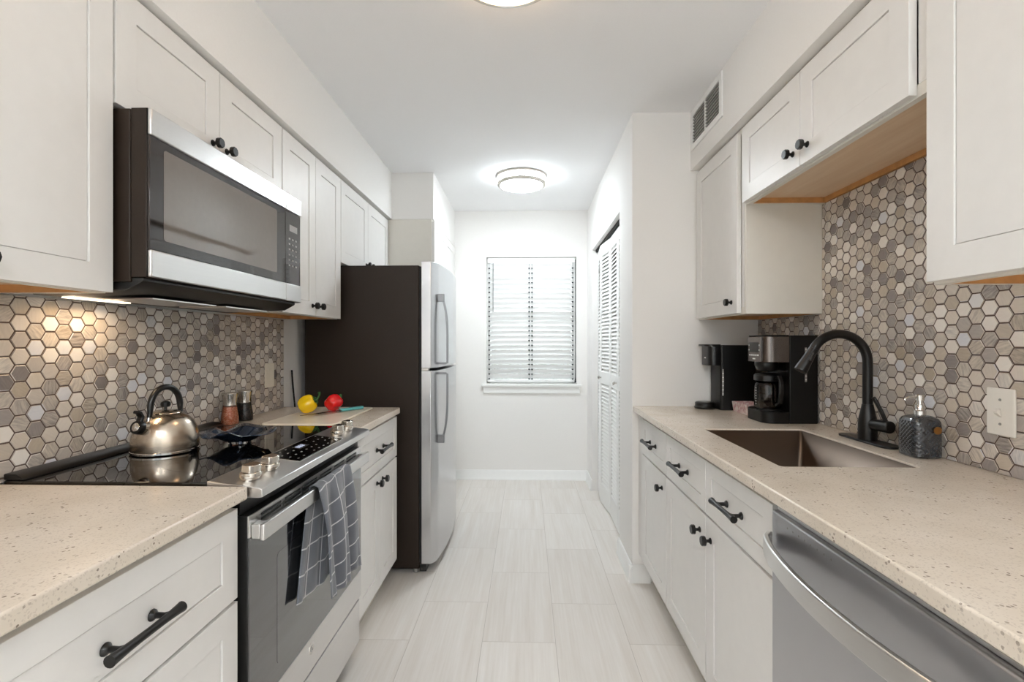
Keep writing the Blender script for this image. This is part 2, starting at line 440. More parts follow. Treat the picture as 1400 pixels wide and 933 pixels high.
BASE = {}
def build(name, mb, mat, parent=None, bevel=0.0, smooth=None, seg=2, base=None):
    bm = mb.bm
    bmesh.ops.recalc_face_normals(bm, faces=bm.faces)
    me = bpy.data.meshes.new(name)
    L = Vector((0, 0, 0))
    if parent is not None: L = BASE.get(parent.name, Vector((0, 0, 0)))
    elif base is not None: L = Vector(base)
    else:
        if bm.verts:
            xs = [v.co.x for v in bm.verts]; ys = [v.co.y for v in bm.verts]; zs = [v.co.z for v in bm.verts]
            L = Vector(((min(xs) + max(xs)) / 2, (min(ys) + max(ys)) / 2, min(zs)))
    for v in bm.verts: v.co -= L
    ang = R(38) if smooth is None else R(smooth)
    for f in bm.faces: f.smooth = True
    for e in bm.edges:
        if len(e.link_faces) == 2 and e.calc_face_angle(0) > ang: e.smooth = False
    bm.to_mesh(me); bm.free()
    me.materials.append(mat)
    o = bpy.data.objects.new(name, me); COL.objects.link(o)
    if parent is not None: o.parent = parent
    else: o.location = L
    BASE[o.name] = L
    if bevel:
        b = o.modifiers.new('bevel', 'BEVEL'); b.width = bevel; b.segments = seg; b.limit_method = 'ANGLE'; b.angle_limit = R(40)
    return o

def tag(o, label, cat, group=None, kind=None):
    o['label'] = label; o['category'] = cat
    if group: o['group'] = group
    if kind: o['kind'] = kind
    return o
def thing(name, loc, label, cat, group=None, kind=None):
    o = bpy.data.objects.new(name, None); o.location = loc; o.empty_display_size = 0.05
    COL.objects.link(o); BASE[o.name] = Vector(loc)
    return tag(o, label, cat, group, kind)
def struct(o, label=None):
    o['kind'] = 'structure'
    if label: o['label'] = label; 
    return o

# ------------------------------------------------------------------ dimensions (metres)
XL, XR = -1.245, 1.203          # side walls
YN, YB = -3.2, 4.41             # near and back wall
ZC = 2.44
YE = 2.55                       # end wall of the right-hand run
XC = 0.55                       # closet wall
ZT = 0.914                      # countertop
WB0, WB1, WZ0, WZ1 = -0.365, 0.449, 0.869, 2.017   # far window opening

# ------------------------------------------------------------------ room shell
struct(build('floor', MB().box(XL - .1, XR + .1, YN - .1, YB + .1, -0.06, 0), m_floor), 'pale wood-look tile floor')
struct(build('ceiling', MB().box(XL - .1, XR + .1, YN - .1, YB + .1, ZC, ZC + .1), m_ceil), 'smooth white ceiling')
struct(build('wall_left', MB().box(XL - .1, XL, YN, YB, 0, ZC), m_wall), 'white left wall')
struct(build('wall_right', MB().box(XR, XR + .1, YN, YB, 0, ZC), m_wall), 'white right wall')
w = MB()
w.box(XL, WB0, YB, YB + .14, 0, ZC).box(WB1, XR, YB, YB + .14, 0, ZC).box(WB0, WB1, YB, YB + .14, 0, WZ0).box(WB0, WB1, YB, YB + .14, WZ1, ZC)
struct(build('wall_back', w, m_wall), 'white far wall around the window')
w = MB()
w.box(XL, -1.0, YN - .1, YN, 0, ZC).box(1.0, XR, YN - .1, YN, 0, ZC).box(-1.0, 1.0, YN - .1, YN, 2.1, ZC)
struct(build('wall_near', w, m_wall), 'white wall around the added patio door behind the camera')
# stub wall ending the right-hand counter, then the closet front with its opening
struct(build('wall_end', MB().box(XC, XR, YE, YE + .10, 0, ZC), m_wall), 'white wall at the end of the right counter')
CY0, CY1, CZ = 2.90, 4.10, 2.02
w = MB()
w.box(XC, XC + .10, YE + .1001, CY0, 0, ZC).box(XC, XC + .10, CY1, YB, 0, ZC).box(XC, XC + .10, CY0, CY1, CZ, ZC)
struct(build('wall_closet', w, m_wall, smooth=30), 'white closet wall with louvered door opening')
# soffits over the upper cabinets
struct(build('wall_soffit_left', MB().box(XL, -0.95, -0.3, 3.40, 2.113, ZC), m_wall), 'boxed soffit above left upper cabinets')
struct(build('wall_soffit_pantry', MB().box(XL, -0.655, 3.40, YB, 2.113, ZC), m_wall), 'deeper soffit above the tall pantry cabinet')
struct(build('wall_soffit_right', MB().box(0.85, XR, -0.3, YE, 2.135, ZC), m_wall), 'boxed soffit above right upper cabinets')

def baseboard(name, pts, h=0.088, t=0.014):
    """baseboard running along a list of floor points, thickness to the left of travel"""
    mb = MB()
    for (a, b) in zip(pts, pts[1:]):
        a = Vector((a[0], a[1], 0)); b = Vector((b[0], b[1], 0)); d = (b - a).normalized(); n = Vector((-d.y, d.x, 0))
        prof = [(0, 0), (t + .006, 0), (t + .006, .010), (t, .018), (t, h - .02), (t * .6, h - .006), (t * .45, h), (0, h)]
        ext = 0
        A = [mb.bm.verts.new(a - d * ext + n * w_ + Vector((0, 0, z_))) for w_, z_ in prof]
        B = [mb.bm.verts.new(b + d * ext + n * w_ + Vector((0, 0, z_))) for w_, z_ in prof]
        k = len(prof); mb.bm.faces.new(A); mb.bm.faces.new(B[::-1])
        for i in range(k): mb.bm.faces.new((A[i], B[i], B[(i + 1) % k], A[(i + 1) % k]))
    return struct(build(name, mb, m_trim), 'white painted baseboard')
baseboard('baseboard_back', [(XC - .001, YB - .0005), (-0.64, YB - .0005)])
baseboard('baseboard_closet', [(XC - .0005, YE - .02), (XC - .0005, CY0 - .0)])
baseboard('baseboard_closet_far', [(XC - .0005, CY1), (XC - .0005, YB - .02)])
baseboard('baseboard_end', [(0.640, YE - .0005), (XC - .02, YE - .0005)])
# closet: dark interior and jambs
struct(build('wall_closet_inside', MB().box(XR - .01, XR, YE + .1, YB, 0, ZC), m_wall), 'inside of the closet')
struct(build('trim_1', MB().box(XC + .03, XC + .075, CY0 + .005, CY1 - .005, CZ - .022, CZ - .0005), m_vent_dark), 'door track along closet header')

def bifold(name, hinge, n_dir, ang_deg, label):
    """one folding pair: two louvered leaves"""
    r = thing(name, (hinge[0], hinge[1], 0), label, 'closet door')
    r['kind'] = 'structure'; del r['category']
    wleaf = 0.296; z0, z1 = 0.012, CZ - .026; th = 0.028
    p = Vector((hinge[0], hinge[1], 0)); a = R(ang_deg)
    for leaf in range(2):
        s_ = -1 if leaf == 0 else 1
        d = Vector((s_ * sin(a), n_dir * cos(a), 0)); nrm = Vector((-cos(a), s_ * n_dir * sin(a), 0)).normalized()
        def fn(u, v, w_): return p + d * u + Vector((0, 0, v)) + nrm * w_
        mb = MB(); st = .036
        def bx(u0, u1, v0, v1, w0, w1): mb.prism([(u0, v0), (u1, v0), (u1, v1), (u0, v1)], fn, w0, w1)
        bx(0.002, st, z0, z1, -th / 2, th / 2); bx(wleaf - st, wleaf - .002, z0, z1, -th / 2, th / 2)
        for v0, v1 in ((z0, z0 + .15), (0.93, 1.02), (z1 - .085, z1)): bx(st, wleaf - st, v0, v1, -th / 2, th / 2)
        for va, vb in ((z0 + .15, .93), (1.02, z1 - .085)):
            k = int((vb - va) / .027)
            for i in range(k):
                zc = va + (i + .5) * (vb - va) / k
                mb.prism([(st, 0), (wleaf - st, 0), (wleaf - st, .006), (st, .006)],
                         lambda u, v, w_, zc=zc: p + d * u + Vector((0, 0, zc + v - 1.55 * w_)) + nrm * w_, -.0125, .0125)
        lf = build('door_leaf', mb, m_trim, r, smooth=20)
        if leaf == 1:
            k = fn(0.03 if n_dir > 0 else 0.03, 0.975, th / 2)
            build('knob', MB().lathe([(.005, 0), (.005, .012), (.012, .016), (.014, .022), (.010, .028)], k, nrm, n=16), m_nickel, lf)
        p = p + d * wleaf
    return r
bifold('door_1', (0.612, CY0 + .007), 1, 0.8, 'near pair of white louvered bifold closet leaves')
bifold('door_2', (0.612, CY1 - .007), -1, 5.0, 'far pair of white louvered bifold closet leaves, slightly folded')

# ------------------------------------------------------------------ far window, sill, blind
fr = MB(); y0, y1 = YB + .085, YB + .13; t = .035
fr.box(WB0, WB0 + t, y0, y1, WZ0, WZ1).box(WB1 - t, WB1, y0, y1, WZ0, WZ1).box(WB0, WB1, y0, y1, WZ0, WZ0 + t).box(WB0, WB1, y0, y1, WZ1 - t, WZ1)
fr.box(WB0, WB1, y0 + .005, y1 - .005, 1.425, 1.465)
win = thing('window_1', (0.042, YB + .1, WZ0), 'far window with closed white blind', 'window', kind='structure'); del win['category']
build('window_frame', fr, m_trim, win, bevel=.002)
build('window_glass', MB().box(WB0 + t, WB1 - t, YB + .105, YB + .109, WZ0 + t, WZ1 - t), m_pane, win)
sl = MB().box(WB0 - .045, WB1 + .045, YB - .035, YB + .084, WZ0 - .024, WZ0 - .0005)
build('window_sill', sl, m_trim, win, bevel=.004)
build('window_apron', MB().box(WB0 - .03, WB1 + .03, YB - .016, YB - .0005, WZ0 - .085, WZ0 - .0245), m_trim, win, bevel=.003)

bl = thing('window_blind', (0.042, YB + .045, WZ0), 'white horizontal slat blind, nearly closed, hanging in the far window', 'blind')
bx0, bx1 = WB0 + .008, WB1 - .012
build('head_rail', MB().box(bx0, bx1 + .004, YB + .015, YB + .065, WZ1 - .050, WZ1 - .002), m_slat, bl, bevel=.003)
ns = 24; zs_top, zs_bot = WZ1 - .075, WZ0 + .065
for i in range(ns):
    zc = zs_top - (zs_top - zs_bot) * i / (ns - 1)
    tilt = R(58 + 2.5 * sin(i * 1.7)); mb = MB(); hw = .025
    cols = [bx0, -.330, -.320, .028, .038, .052, .062, .408, .418, bx1]
    sec = []
    for k in range(5):
        q = -1 + k / 2; yy = q * hw; zz = .0030 * (1 - q * q)
        sec.append((yy * cos(tilt) - zz * sin(tilt), yy * sin(tilt) + zz * cos(tilt)))
    # tilted so the room-side edge is low
    poly = [(a, -b) for a, b in sec] + [(a + .0022, -b + .001) for a, b in reversed(sec)]
    segs = [(bx0, WB0 + .030), (WB0 + .040, .018), (.028, .044), (.054, WB1 - .048), (WB1 - .038, bx1)]
    for xa, xb in segs:
        mb.prism(poly, lambda u, v, w_, zc=zc: Vector((w_, YB + .042 + u, zc + v)), xa, xb)
    for xa, xb in ((WB0 + .030, WB0 + .040), (.018, .028), (.044, .054), (WB1 - .048, WB1 - .038)):
        low = [(a, b) for a, b in poly if b > -.013]
        mb.prism([p_ for p_ in poly if p_[1] < .010], lambda u, v, w_, zc=zc: Vector((w_, YB + .042 + u, zc + v)), xa, xb)
    build('slat', mb, m_slat, bl)
build('bottom_rail', MB().box(bx0, bx1, YB + .02, YB + .06, WZ0 + .014, WZ0 + .036), m_slat, bl, bevel=.003)
for xc in (WB0 + .024, .023, .049, WB1 - .032):
    cmb = MB().box(xc - .0006, xc + .0006, YB + .0205, YB + .0215, WZ0 + .03, WZ1 - .05)
    for i in range(ns):
        zc = zs_top - (zs_top - zs_bot) * i / (ns - 1)
        cmb.box(xc - .0075, xc + .0075, YB + .0190, YB + .0240, zc - .0275, zc - .0165)
    build('ladder_cord', cmb, m_clip, bl)
build('lift_cord', MB().cyl((WB1 - .008, YB + .008, WZ1 - .02), (WB1 - .008, YB + .008, WZ0 + .05), .0035, n=8).cyl((WB1 - .008, YB + .008, WZ0 + .05), (WB1 - .008, YB + .008, WZ0 + .012), .0045, .009, n=12), m_clip, bl)
build('tilt_wand', MB().cyl((-.305, YB + .008, WZ1 - .05), (-.305, YB + .008, 1.52), .0028, n=8), m_cord, bl)

# unseen patio door, added behind the camera to let light in
pd = thing('door_3', (0, YN - .05, 0), 'unseen patio door added behind the camera to let light in', 'door', kind='structure'); del pd['category']
d = MB()
for xa in (-1.0, -.03, .95): d.box(xa, xa + .05 if xa != -.03 else xa + .06, YN - .075, YN - .03, .0, 2.1)
d.box(-.95, .95, YN - .075, YN - .03, .0, .07).box(-.95, .95, YN - .075, YN - .03, 2.04, 2.1)
build('door_frame', d, m_trim, pd)
build('door_glass', MB().box(-.95, -.03, YN - .055, YN - .05, .07, 2.04).box(.03, .95, YN - .055, YN - .05, .07, 2.04), m_pane, pd)

# outside, seen only through slits
struct(build('ground_outside', MB().box(-12, 12, YB + .2, 20, -.2, -.1), m_ground), 'ground outside the window')

def shrub(loc, h, w_, label, seed):
    rr = random.Random(seed); r = thing('shrub', loc, label, 'shrub', 'shrubs outside the window'); 
    tr = MB()
    for k in range(5):
        a = rr.uniform(0, 6.28); tip = Vector(loc) + Vector((cos(a) * w_ * .4, sin(a) * w_ * .4, h * .8))
        tr.tube([Vector(loc), Vector(loc) + Vector((cos(a) * .05, sin(a) * .05, h * .35)), tip], [.03, .02, .006], n=6)
    build('branches', tr, m_bark, r)
    lf = MB()
    for k in range(900):
        t_ = rr.uniform(0, 6.28); ph = math.acos(rr.uniform(-1, 1)); q = rr.uniform(.6, 1) ** .5
        c = Vector(loc) + Vector((cos(t_) * sin(ph) * w_ * .5 * q, sin(t_) * sin(ph) * w_ * .5 * q, h * .55 + cos(ph) * h * .45 * q))
        d1 = Vector((rr.uniform(-1, 1), rr.uniform(-1, 1), rr.uniform(-1, 1))).normalized(); d2 = d1.orthogonal().normalized(); s_ = rr.uniform(.04, .08)
        lf.bm.faces.new([lf.bm.verts.new(c + d1 * s_), lf.bm.verts.new(c + d2 * s_ * .4), lf.bm.verts.new(c - d1 * s_), lf.bm.verts.new(c - d2 * s_ * .4)])
    o = build('foliage', lf, m_leaf, r); return r
shrub((-.5, 7.6, -.1), 2.4, 1.5, 'green shrub outside far window, glimpsed through left half of blind', 1)
shrub((.9, 8.2, -.1), 1.9, 1.6, 'green shrub outside far window, glimpsed through right half of blind', 2)

# ------------------------------------------------------------------ ceiling lamps
def ceiling_light(x, y, mat, side_mat, label):
    r = thing('ceiling_light', (x, y, ZC), label, 'ceiling lamp', 'flush ceiling lamps')
    build('base_pan', MB().lathe([(.168, -.0005), (.178, -.002), (.178, -.016), (.162, -.016)], (x, y, ZC), n=56), m_lampring, r)
    build('diffuser', MB().lathe([(.152, -.0585), (.150, -.068), (.115, -.078), (.06, -.083), (.005, -.085)], (x, y, ZC), n=56), mat, r)
    build('side_band', MB().lathe([(.150, -.0165), (.154, -.02), (.154, -.058), (.150, -.0582)], (x, y, ZC), n=56), side_mat, r)
    ring = MB(); n = 56; sec = [(.1555, -.050), (.170, -.050), (.172, -.066), (.1535, -.071)]
    rings = []
    for i in range(n):
        a = 2 * pi * i / n
        rings.append([ring.bm.verts.new((x + cos(a) * q, y + sin(a) * q, ZC + z)) for q, z in sec])
    for i in range(n):
        A, B = rings[i], rings[(i + 1) % n]
        for k in range(4): ring.bm.faces.new((A[k], A[(k + 1) % 4], B[(k + 1) % 4], B[k]))
    build('trim_ring', ring, m_lampring, r)
    for k in range(3):
        a = R(-93 + 120 * k)
        build('ring_post', MB().cyl((x + cos(a) * .1655, y + sin(a) * .1655, ZC - .014), (x + cos(a) * .1655, y + sin(a) * .1655, ZC - .054), .0035, n=10), m_lampring, r)
    a = R(86)
    build('finial', MB().ball((x + cos(a) * .172, y + sin(a) * .172, ZC - .058), .006, seg=12), m_lampring, r)
ceiling_light(-.037, 3.495, m_lamp_far, m_side_far, 'round flush ceiling lamp with double nickel rings, in front of the far window')
ceiling_light(-.060, 1.47, m_lamp_near, m_side_near, 'round flush ceiling lamp cut off by the top of the photo')
def fill_lamp(x, y):
    ceiling_light(x, y, m_fill_rear, m_fill_side, 'unseen round fill lamp added on the ceiling behind the camera')
fill_lamp(-.55, -1.5); fill_lamp(.55, -1.5); fill_lamp(0, -2.4)  # unseen lamps added to brighten the kitchen from behind

# ------------------------------------------------------------------ cabinets
def fnL(xf): return lambda u, v, w_: Vector((xf - w_, u, v))     # left run: faces +X
def fnR(xf): return lambda u, v, w_: Vector((xf + w_, u, v))     # right run: faces -X

def shaker(fn, y0, y1, z0, z1, stile=.062, rec=.0035, th=.019):
    """frame and recessed panel in one closed mesh"""
    mb = MB(); bm = mb.bm
    if y0 > y1: y0, y1 = y1, y0
    s_ = stile; e = .0004
    loops = [((y0, y1, z0, z1), th), ((y0, y1, z0, z1), 0.0), ((y0 + s_, y1 - s_, z0 + s_, z1 - s_), 0.0), ((y0 + s_ + e, y1 - s_ - e, z0 + s_ + e, z1 - s_ - e), rec)]
    R_ = []
    for (a, b, c, d), w_ in loops:
        R_.append([bm.verts.new(fn(u, v, w_)) for u, v in ((a, c), (b, c), (b, d), (a, d))])
    bm.faces.new(R_[0])
    for A, B in zip(R_, R_[1:]):
        for i in range(4): bm.faces.new((A[i], A[(i + 1) % 4], B[(i + 1) % 4], B[i]))
    # a fine shadow groove where the panel meets the frame
    for v_, uv in zip(R_[-1], ((y0 + s_, z0 + s_), (y1 - s_, z0 + s_), (y1 - s_, z1 - s_), (y0 + s_, z1 - s_))): v_.co = fn(uv[0], uv[1], rec + .005)
    a, b, c, d = y0 + s_ + .0018, y1 - s_ - .0018, z0 + s_ + .0018, z1 - s_ - .0018
    for w_ in (rec + .005, rec):
        if w_ != rec: k = (a, b, c, d)
        else: k = (a + .0003, b - .0003, c + .0003, d - .0003)
        L_ = [bm.verts.new(fn(u, v, w_)) for u, v in ((k[0], k[2]), (k[1], k[2]), (k[1], k[3]), (k[0], k[3]))]
        P_ = R_[-1]
        for i in range(4): bm.faces.new((P_[i], P_[(i + 1) % 4], L_[(i + 1) % 4], L_[i]))
        R_.append(L_)
    bm.faces.new(R_[-1]); return mb

def add_knob(fn, y, z, parent, r=.0155):
    n = Vector(fn(y, z, -1)) - Vector(fn(y, z, 0)); o = fn(y, z, 0)
    mb = MB().lathe([(.010, .0003), (.0095, .003), (.005, .007), (.0048, .013), (.009, .017), (r, .0185), (r, .0285), (r - .002, .031)], o, n, n=10)
    return build('knob', mb, m_black, parent, smooth=25)

def add_pull(fn, yc, z, parent, L=.155, cc=.096, horizontal=True):
    mb = MB(); n = (Vector(fn(yc, z, -1)) - Vector(fn(yc, z, 0)))
    for s_ in (-1, 1):
        mb.lathe([(.0105, .0003), (.010, .003), (.0055, .008), (.005, .022), (.007, .030)], fn(yc + s_ * cc / 2, z, 0), n, n=16)
    pts = [fn(yc - L / 2 + L * i / 12, z, -.033) for i in range(13)]
    rad = [(.0068 + .0030 * (abs(i - 6) / 6) ** 3) for i in range(13)]
    mb.tube(pts, rad, n=14)
    return build('handle', mb, m_black, parent)

def door(fn, y0, y1, z0, z1, root, knob=None, stile=.062):
    g = .0016
    o = build('door', shaker(fn, y0 + g, y1 - g, z0 + g, z1 - g, stile), m_cab, root, bevel=.0012)
    if knob: add_knob(fn, knob[0], knob[1], o)
    return o
def drawer(fn, y0, y1, z0, z1, root, pull=True, stile=.045):
    g = .0016
    o = build('drawer', shaker(fn, y0 + g, y1 - g, z0 + g, z1 - g, stile), m_cab, root, bevel=.0012)
    if pull: add_pull(fn, (y0 + y1) / 2, (z0 + z1) / 2, o)
    return o

def upper_body(root, side, xf, xw, y0, y1, z0, z1, recess=.018, ff=.022, wood=m_ply):
    """carcass behind the doors with a recessed wooden underside; side +1 = left wall run"""
    s_ = side; t = .016
    mb = MB(); x_in = xf
    lo, hi = (xw, xf) if s_ > 0 else (xf, xw)
    mb.box(lo, hi, y0, y0 + t, z0, z1).box(lo, hi, y1 - t, y1, z0, z1)          # side panels
    xa = xf - s_ * .019
    mb.box(xf, xa, y0 + t, y1 - t, z0, z0 + .030)                                # face frame bottom rail
    mb.box(xf, xa, y0 + t, y1 - t, z1 - .03, z1)
    b = build('body', mb, m_cabside, root, bevel=.0008)
    tp = MB().box(xw + s_ * .0, xa, y0 + t, y1 - t, z1 - .016, z1 - .001).box(xw, xw + s_ * .008, y0 + t, y1 - t, z0 + recess, z1 - .016)
    build('back_panel', tp, m_cabside, root)
    bt = build('bottom_panel', MB().box(xw + s_ * .009, xa, y0 + t, y1 - t, z0 + recess, z0 + recess + .012), wood, root)
    r_ = MB().box(xw + s_ * .001, xw + s_ * .016, y0 + t, y1 - t, z0 + .0005, z0 + recess).box(xw + s_ * .016, xa, y1 - t - .012, y1 - t - .0003, z0 + .0005, z0 + recess)
    build('hanging_rail', r_, m_edgewood, root)
    return b

# ---- left upper run
XF = -0.972
def left_upper(name, y0, y1, z0, z1, doors, label, stile=.062):
    r = thing(name, (-1.11, (y0 + y1) / 2, z0), label, 'cabinet', 'left upper cabinets')
    upper_body(r, 1, XF - .020, XL + .001, y0 + .0005, y1 - .0005, z0, z1 - .001)
    for a, b, k in doors: door(fnL(XF), a, b, z0 + .0, z1 - .010, r, k, stile)
    return r
left_upper('upper_cabinet', -.10, .795, 1.362, 2.113, [(-.10, .345, (.30, 1.41)), (.345, .795, (.39, 1.41))], 'white two-door upper cabinet nearest camera on the left, outside the photo')
left_upper('upper_cabinet', .795, 1.118, 1.362, 2.113, [(.800, 1.117, (.832, 1.400))], 'white narrow upper cabinet at the left edge, left of microwave')
left_upper('upper_cabinet', 1.118, 1.906, 1.813, 2.113, [(1.121, 1.513, (1.478, 1.864)), (1.513, 1.905, (1.548, 1.864))], 'short white two-door cabinet above the microwave')
left_upper('upper_cabinet', 1.906, 2.519, 1.366, 2.113, [(1.909, 2.214, (2.180, 1.412)), (2.214, 2.517, (2.246, 1.412))], 'tall white two-door upper cabinet between microwave and refrigerator')
left_upper('upper_cabinet', 2.519, 3.398, 1.664, 2.113, [(2.521, 2.956, (2.92, 1.715)), (2.956, 3.39, (2.99, 1.715))], 'white two-door cabinet above the refrigerator')

# ---- tall pantry beyond the refrigerator
r = thing('pantry_cabinet', (-.95, 3.9, 0), 'tall deep white cabinet beyond the refrigerator, under the deeper soffit', 'cabinet')
build('body', MB().box(XL + .001, -.668, 3.402, YB - .001, .10, 2.112), m_cabside, r, bevel=.001)
build('toe_kick', MB().box(XL + .001, -.73, 3.402, YB - .001, 0, .0995), m_toe, r)
for za, zb, kz in ((.11, 1.38, 1.28), (1.385, 2.10, 1.45)):
    door(fnL(-.648), 3.405, 3.905, za, zb, r, (3.87, kz)); door(fnL(-.648), 3.905, YB - .025, za, zb, r, (3.94, kz))

# ---- right upper run
XG = 0.872
def right_upper(name, y0, y1, z0, z1, doors, label, stile=.062, recess=.018):
    r = thing(name, (1.05, (y0 + y1) / 2, z0), label, 'cabinet', 'right upper cabinets')
    upper_body(r, -1, XG + .020, XR - .001, y0 + .0005, y1 - .0005, z0, z1 - .001, recess)
    for a, b, k in doors: door(fnR(XG), a, b, z0 + .004, z1 - .022, r, k, stile)
    # face-frame stiles showing between the doors
    for ya, yb in ((y0 + .0175, y0 + .040), (y1 - .040, y1 - .0175)):
        build('frame_stile', MB().box(XG + .020, XG + .0385, ya, yb, z0 + .0305, z1 - .032), m_cab, r)
    return r
right_upper('upper_cabinet', 2.005, 2.549, 1.362, 2.135, [(2.045, 2.525, (2.098, 1.416))], 'white single-door upper cabinet beside the end wall on the right')
right_upper('upper_cabinet', 1.095, 2.004, 1.805, 2.135, [(1.580, 2.000, (1.620, 1.862)), (1.136, 1.580, (1.538, 1.862))], 'short white two-door cabinet with bare wood underside above the sink', recess=.020)
right_upper('upper_cabinet', .64, 1.094, 1.372, 2.135, [(.655, 1.090, (.70, 1.42))], 'white upper cabinet at the right edge, above the light switch', stile=.068)
right_upper('upper_cabinet', -.10, .639, 1.372, 2.135, [(-.09, .27, (.23, 1.42)), (.27, .635, (.31, 1.42))], 'white two-door upper cabinet nearest camera on the right, outside the photo')

# ---- base cabinets
def base_body(r, side, xf, xw, y0, y1, open_top=None):
    s_ = side
    if open_top:     # sink base: hollow, so the basin hangs inside
        mb = MB().box(xf, xw, y0, y0 + .016, .115, .8835).box(xf, xw, y1 - .016, y1, .115, .8835).box(xf, xw, y0 + .016, y1 - .016, .115, .13)
        mb.box(xf, xf - s_ * .016, y0 + .016, y1 - .016, .13, .8835)
        build('body', mb, m_cab, r, bevel=.0008)
    else:
        build('body', MB().box(xf, xw, y0, y1, .115, .8835), m_cab, r, bevel=.0008)
    build('toe_kick', MB().box(xf - s_ * .055, xw, y0, y1, 0, .1145), m_toe, r)

XBL = -.662; XBR = .578
r = thing('base_cabinet', (-.95, .79, 0), 'white drawer cabinet under the near left countertop', 'cabinet', 'left base cabinets')
base_body(r, 1, XBL - .020, XL + .001, .486, 1.100)
drawer(fnL(XBL), .488, 1.097, .660, .868, r, stile=.055)
drawer(fnL(XBL), .488, 1.097, .405, .655, r, stile=.055); drawer(fnL(XBL), .488, 1.097, .135, .400, r, stile=.055)
r = thing('base_cabinet', (-.95, .19, 0), 'white drawer cabinet nearest camera on the left, outside the photo', 'cabinet', 'left base cabinets')
base_body(r, 1, XBL - .020, XL + .001, -.10, .485)
drawer(fnL(XBL), -.098, .483, .660, .868, r, stile=.055); drawer(fnL(XBL), -.098, .483, .405, .655, r, stile=.055); drawer(fnL(XBL), -.098, .483, .135, .400, r, stile=.055)
r = thing('base_cabinet', (-.95, 2.17, 0), 'white base cabinet between range and refrigerator', 'cabinet', 'left base cabinets')
base_body(r, 1, XBL - .020, XL + .001, 1.885, 2.466)
drawer(fnL(XBL), 1.888, 2.464, .668, .870, r)
door(fnL(XBL), 1.888, 2.176, .140, .663, r, (2.130, .622)); door(fnL(XBL), 2.176, 2.464, .140, .663, r, (2.212, .622))

r = thing('base_cabinet', (.88, 2.24, 0), 'narrow white base cabinet beside the end wall on the right', 'cabinet', 'right base cabinets')
base_body(r, -1, XBR + .020, XR - .001, 2.034, 2.5485)
drawer(fnR(XBR), 2.034, 2.450, .692, .866, r); door(fnR(XBR), 2.034, 2.450, .150, .687, r, (2.092, .625))
build('filler_strip', MB().box(XBR + .004, XBR + .0195, 2.455, 2.546, .150, .866), m_cab, r)
r = thing('base_cabinet', (.88, 1.6, 0), 'wide white sink base cabinet with two drawer fronts and two doors', 'cabinet', 'right base cabinets')
base_body(r, -1, XBR + .020, XR - .001, 1.158, 2.0335, open_top=True)
drawer(fnR(XBR), 1.590, 2.031, .692, .866, r); drawer(fnR(XBR), 1.160, 1.588, .692, .866, r)
door(fnR(XBR), 1.590, 2.031, .150, .687, r, (1.640, .622)); door(fnR(XBR), 1.160, 1.588, .150, .687, r, (1.545, .622))
r = thing('base_cabinet', (.88, .22, 0), 'white base cabinet nearest camera on the right, outside the photo', 'cabinet', 'right base cabinets')
base_body(r, -1, XBR + .020, XR - .001, -.10, .535)
drawer(fnR(XBR), -.098, .533, .692, .866, r); door(fnR(XBR), -.098, .218, .150, .687, r, (.18, .622)); door(fnR(XBR), .218, .533, .150, .687, r, (.26, .622))

# ------------------------------------------------------------------ countertops
TZ0 = .884
XTL, XTR = -1.2355, 1.1935     # faces of the tiles
o = build('countertop', MB().box(XL + .001, -.643, -.11, 1.104, TZ0, ZT), m_quartz, bevel=.004, seg=3)
tag(o, 'cream speckled quartz countertop in the near left corner', 'countertop', 'speckled quartz countertops')
o = build('countertop', MB().box(XL + .001, -.645, 1.884, 2.462, TZ0, ZT), m_quartz, bevel=.004, seg=3)
tag(o, 'cream quartz countertop between range and refrigerator', 'countertop', 'speckled quartz countertops')
SX0, SX1, SY0, SY1 = .680, 1.050, 1.325, 1.892
def rrect(x0, x1, y0, y1, r_, n=5):
    pts = []
    for cx, cy, a0 in ((x1 - r_, y1 - r_, 0), (x0 + r_, y1 - r_, 90), (x0 + r_, y0 + r_, 180), (x1 - r_, y0 + r_, 270)):
        for i in range(n + 1):
            a = R(a0 + 90 * i / n); pts.append((cx + r_ * cos(a), cy + r_ * sin(a)))
    return pts
mb = MB(); bm = mb.bm
outer = [bm.verts.new((x, y, ZT)) for x, y in ((.553, -.11), (XR - .001, -.11), (XR - .001, YE - .001), (.553, YE - .001))]
inner = [bm.verts.new((x, y, ZT)) for x, y in rrect(SX0, SX1, SY0, SY1, .012)]
ed = [bm.edges.new((outer[i], outer[(i + 1) % 4])) for i in range(4)] + [bm.edges.new((inner[i], inner[(i + 1) % len(inner)])) for i in range(len(inner))]
res = bmesh.ops.triangle_fill(bm, edges=ed, use_beauty=True)
fs = [f for f in bm.faces]
ex = bmesh.ops.extrude_face_region(bm, geom=fs)
for v in ex['geom']:
    if isinstance(v, bmesh.types.BMVert): v.co.z = TZ0
o = build('countertop', mb, m_quartz, bevel=.004, seg=3)
tag(o, 'long cream quartz countertop on the right with the sink cut into it', 'countertop', 'speckled quartz countertops')

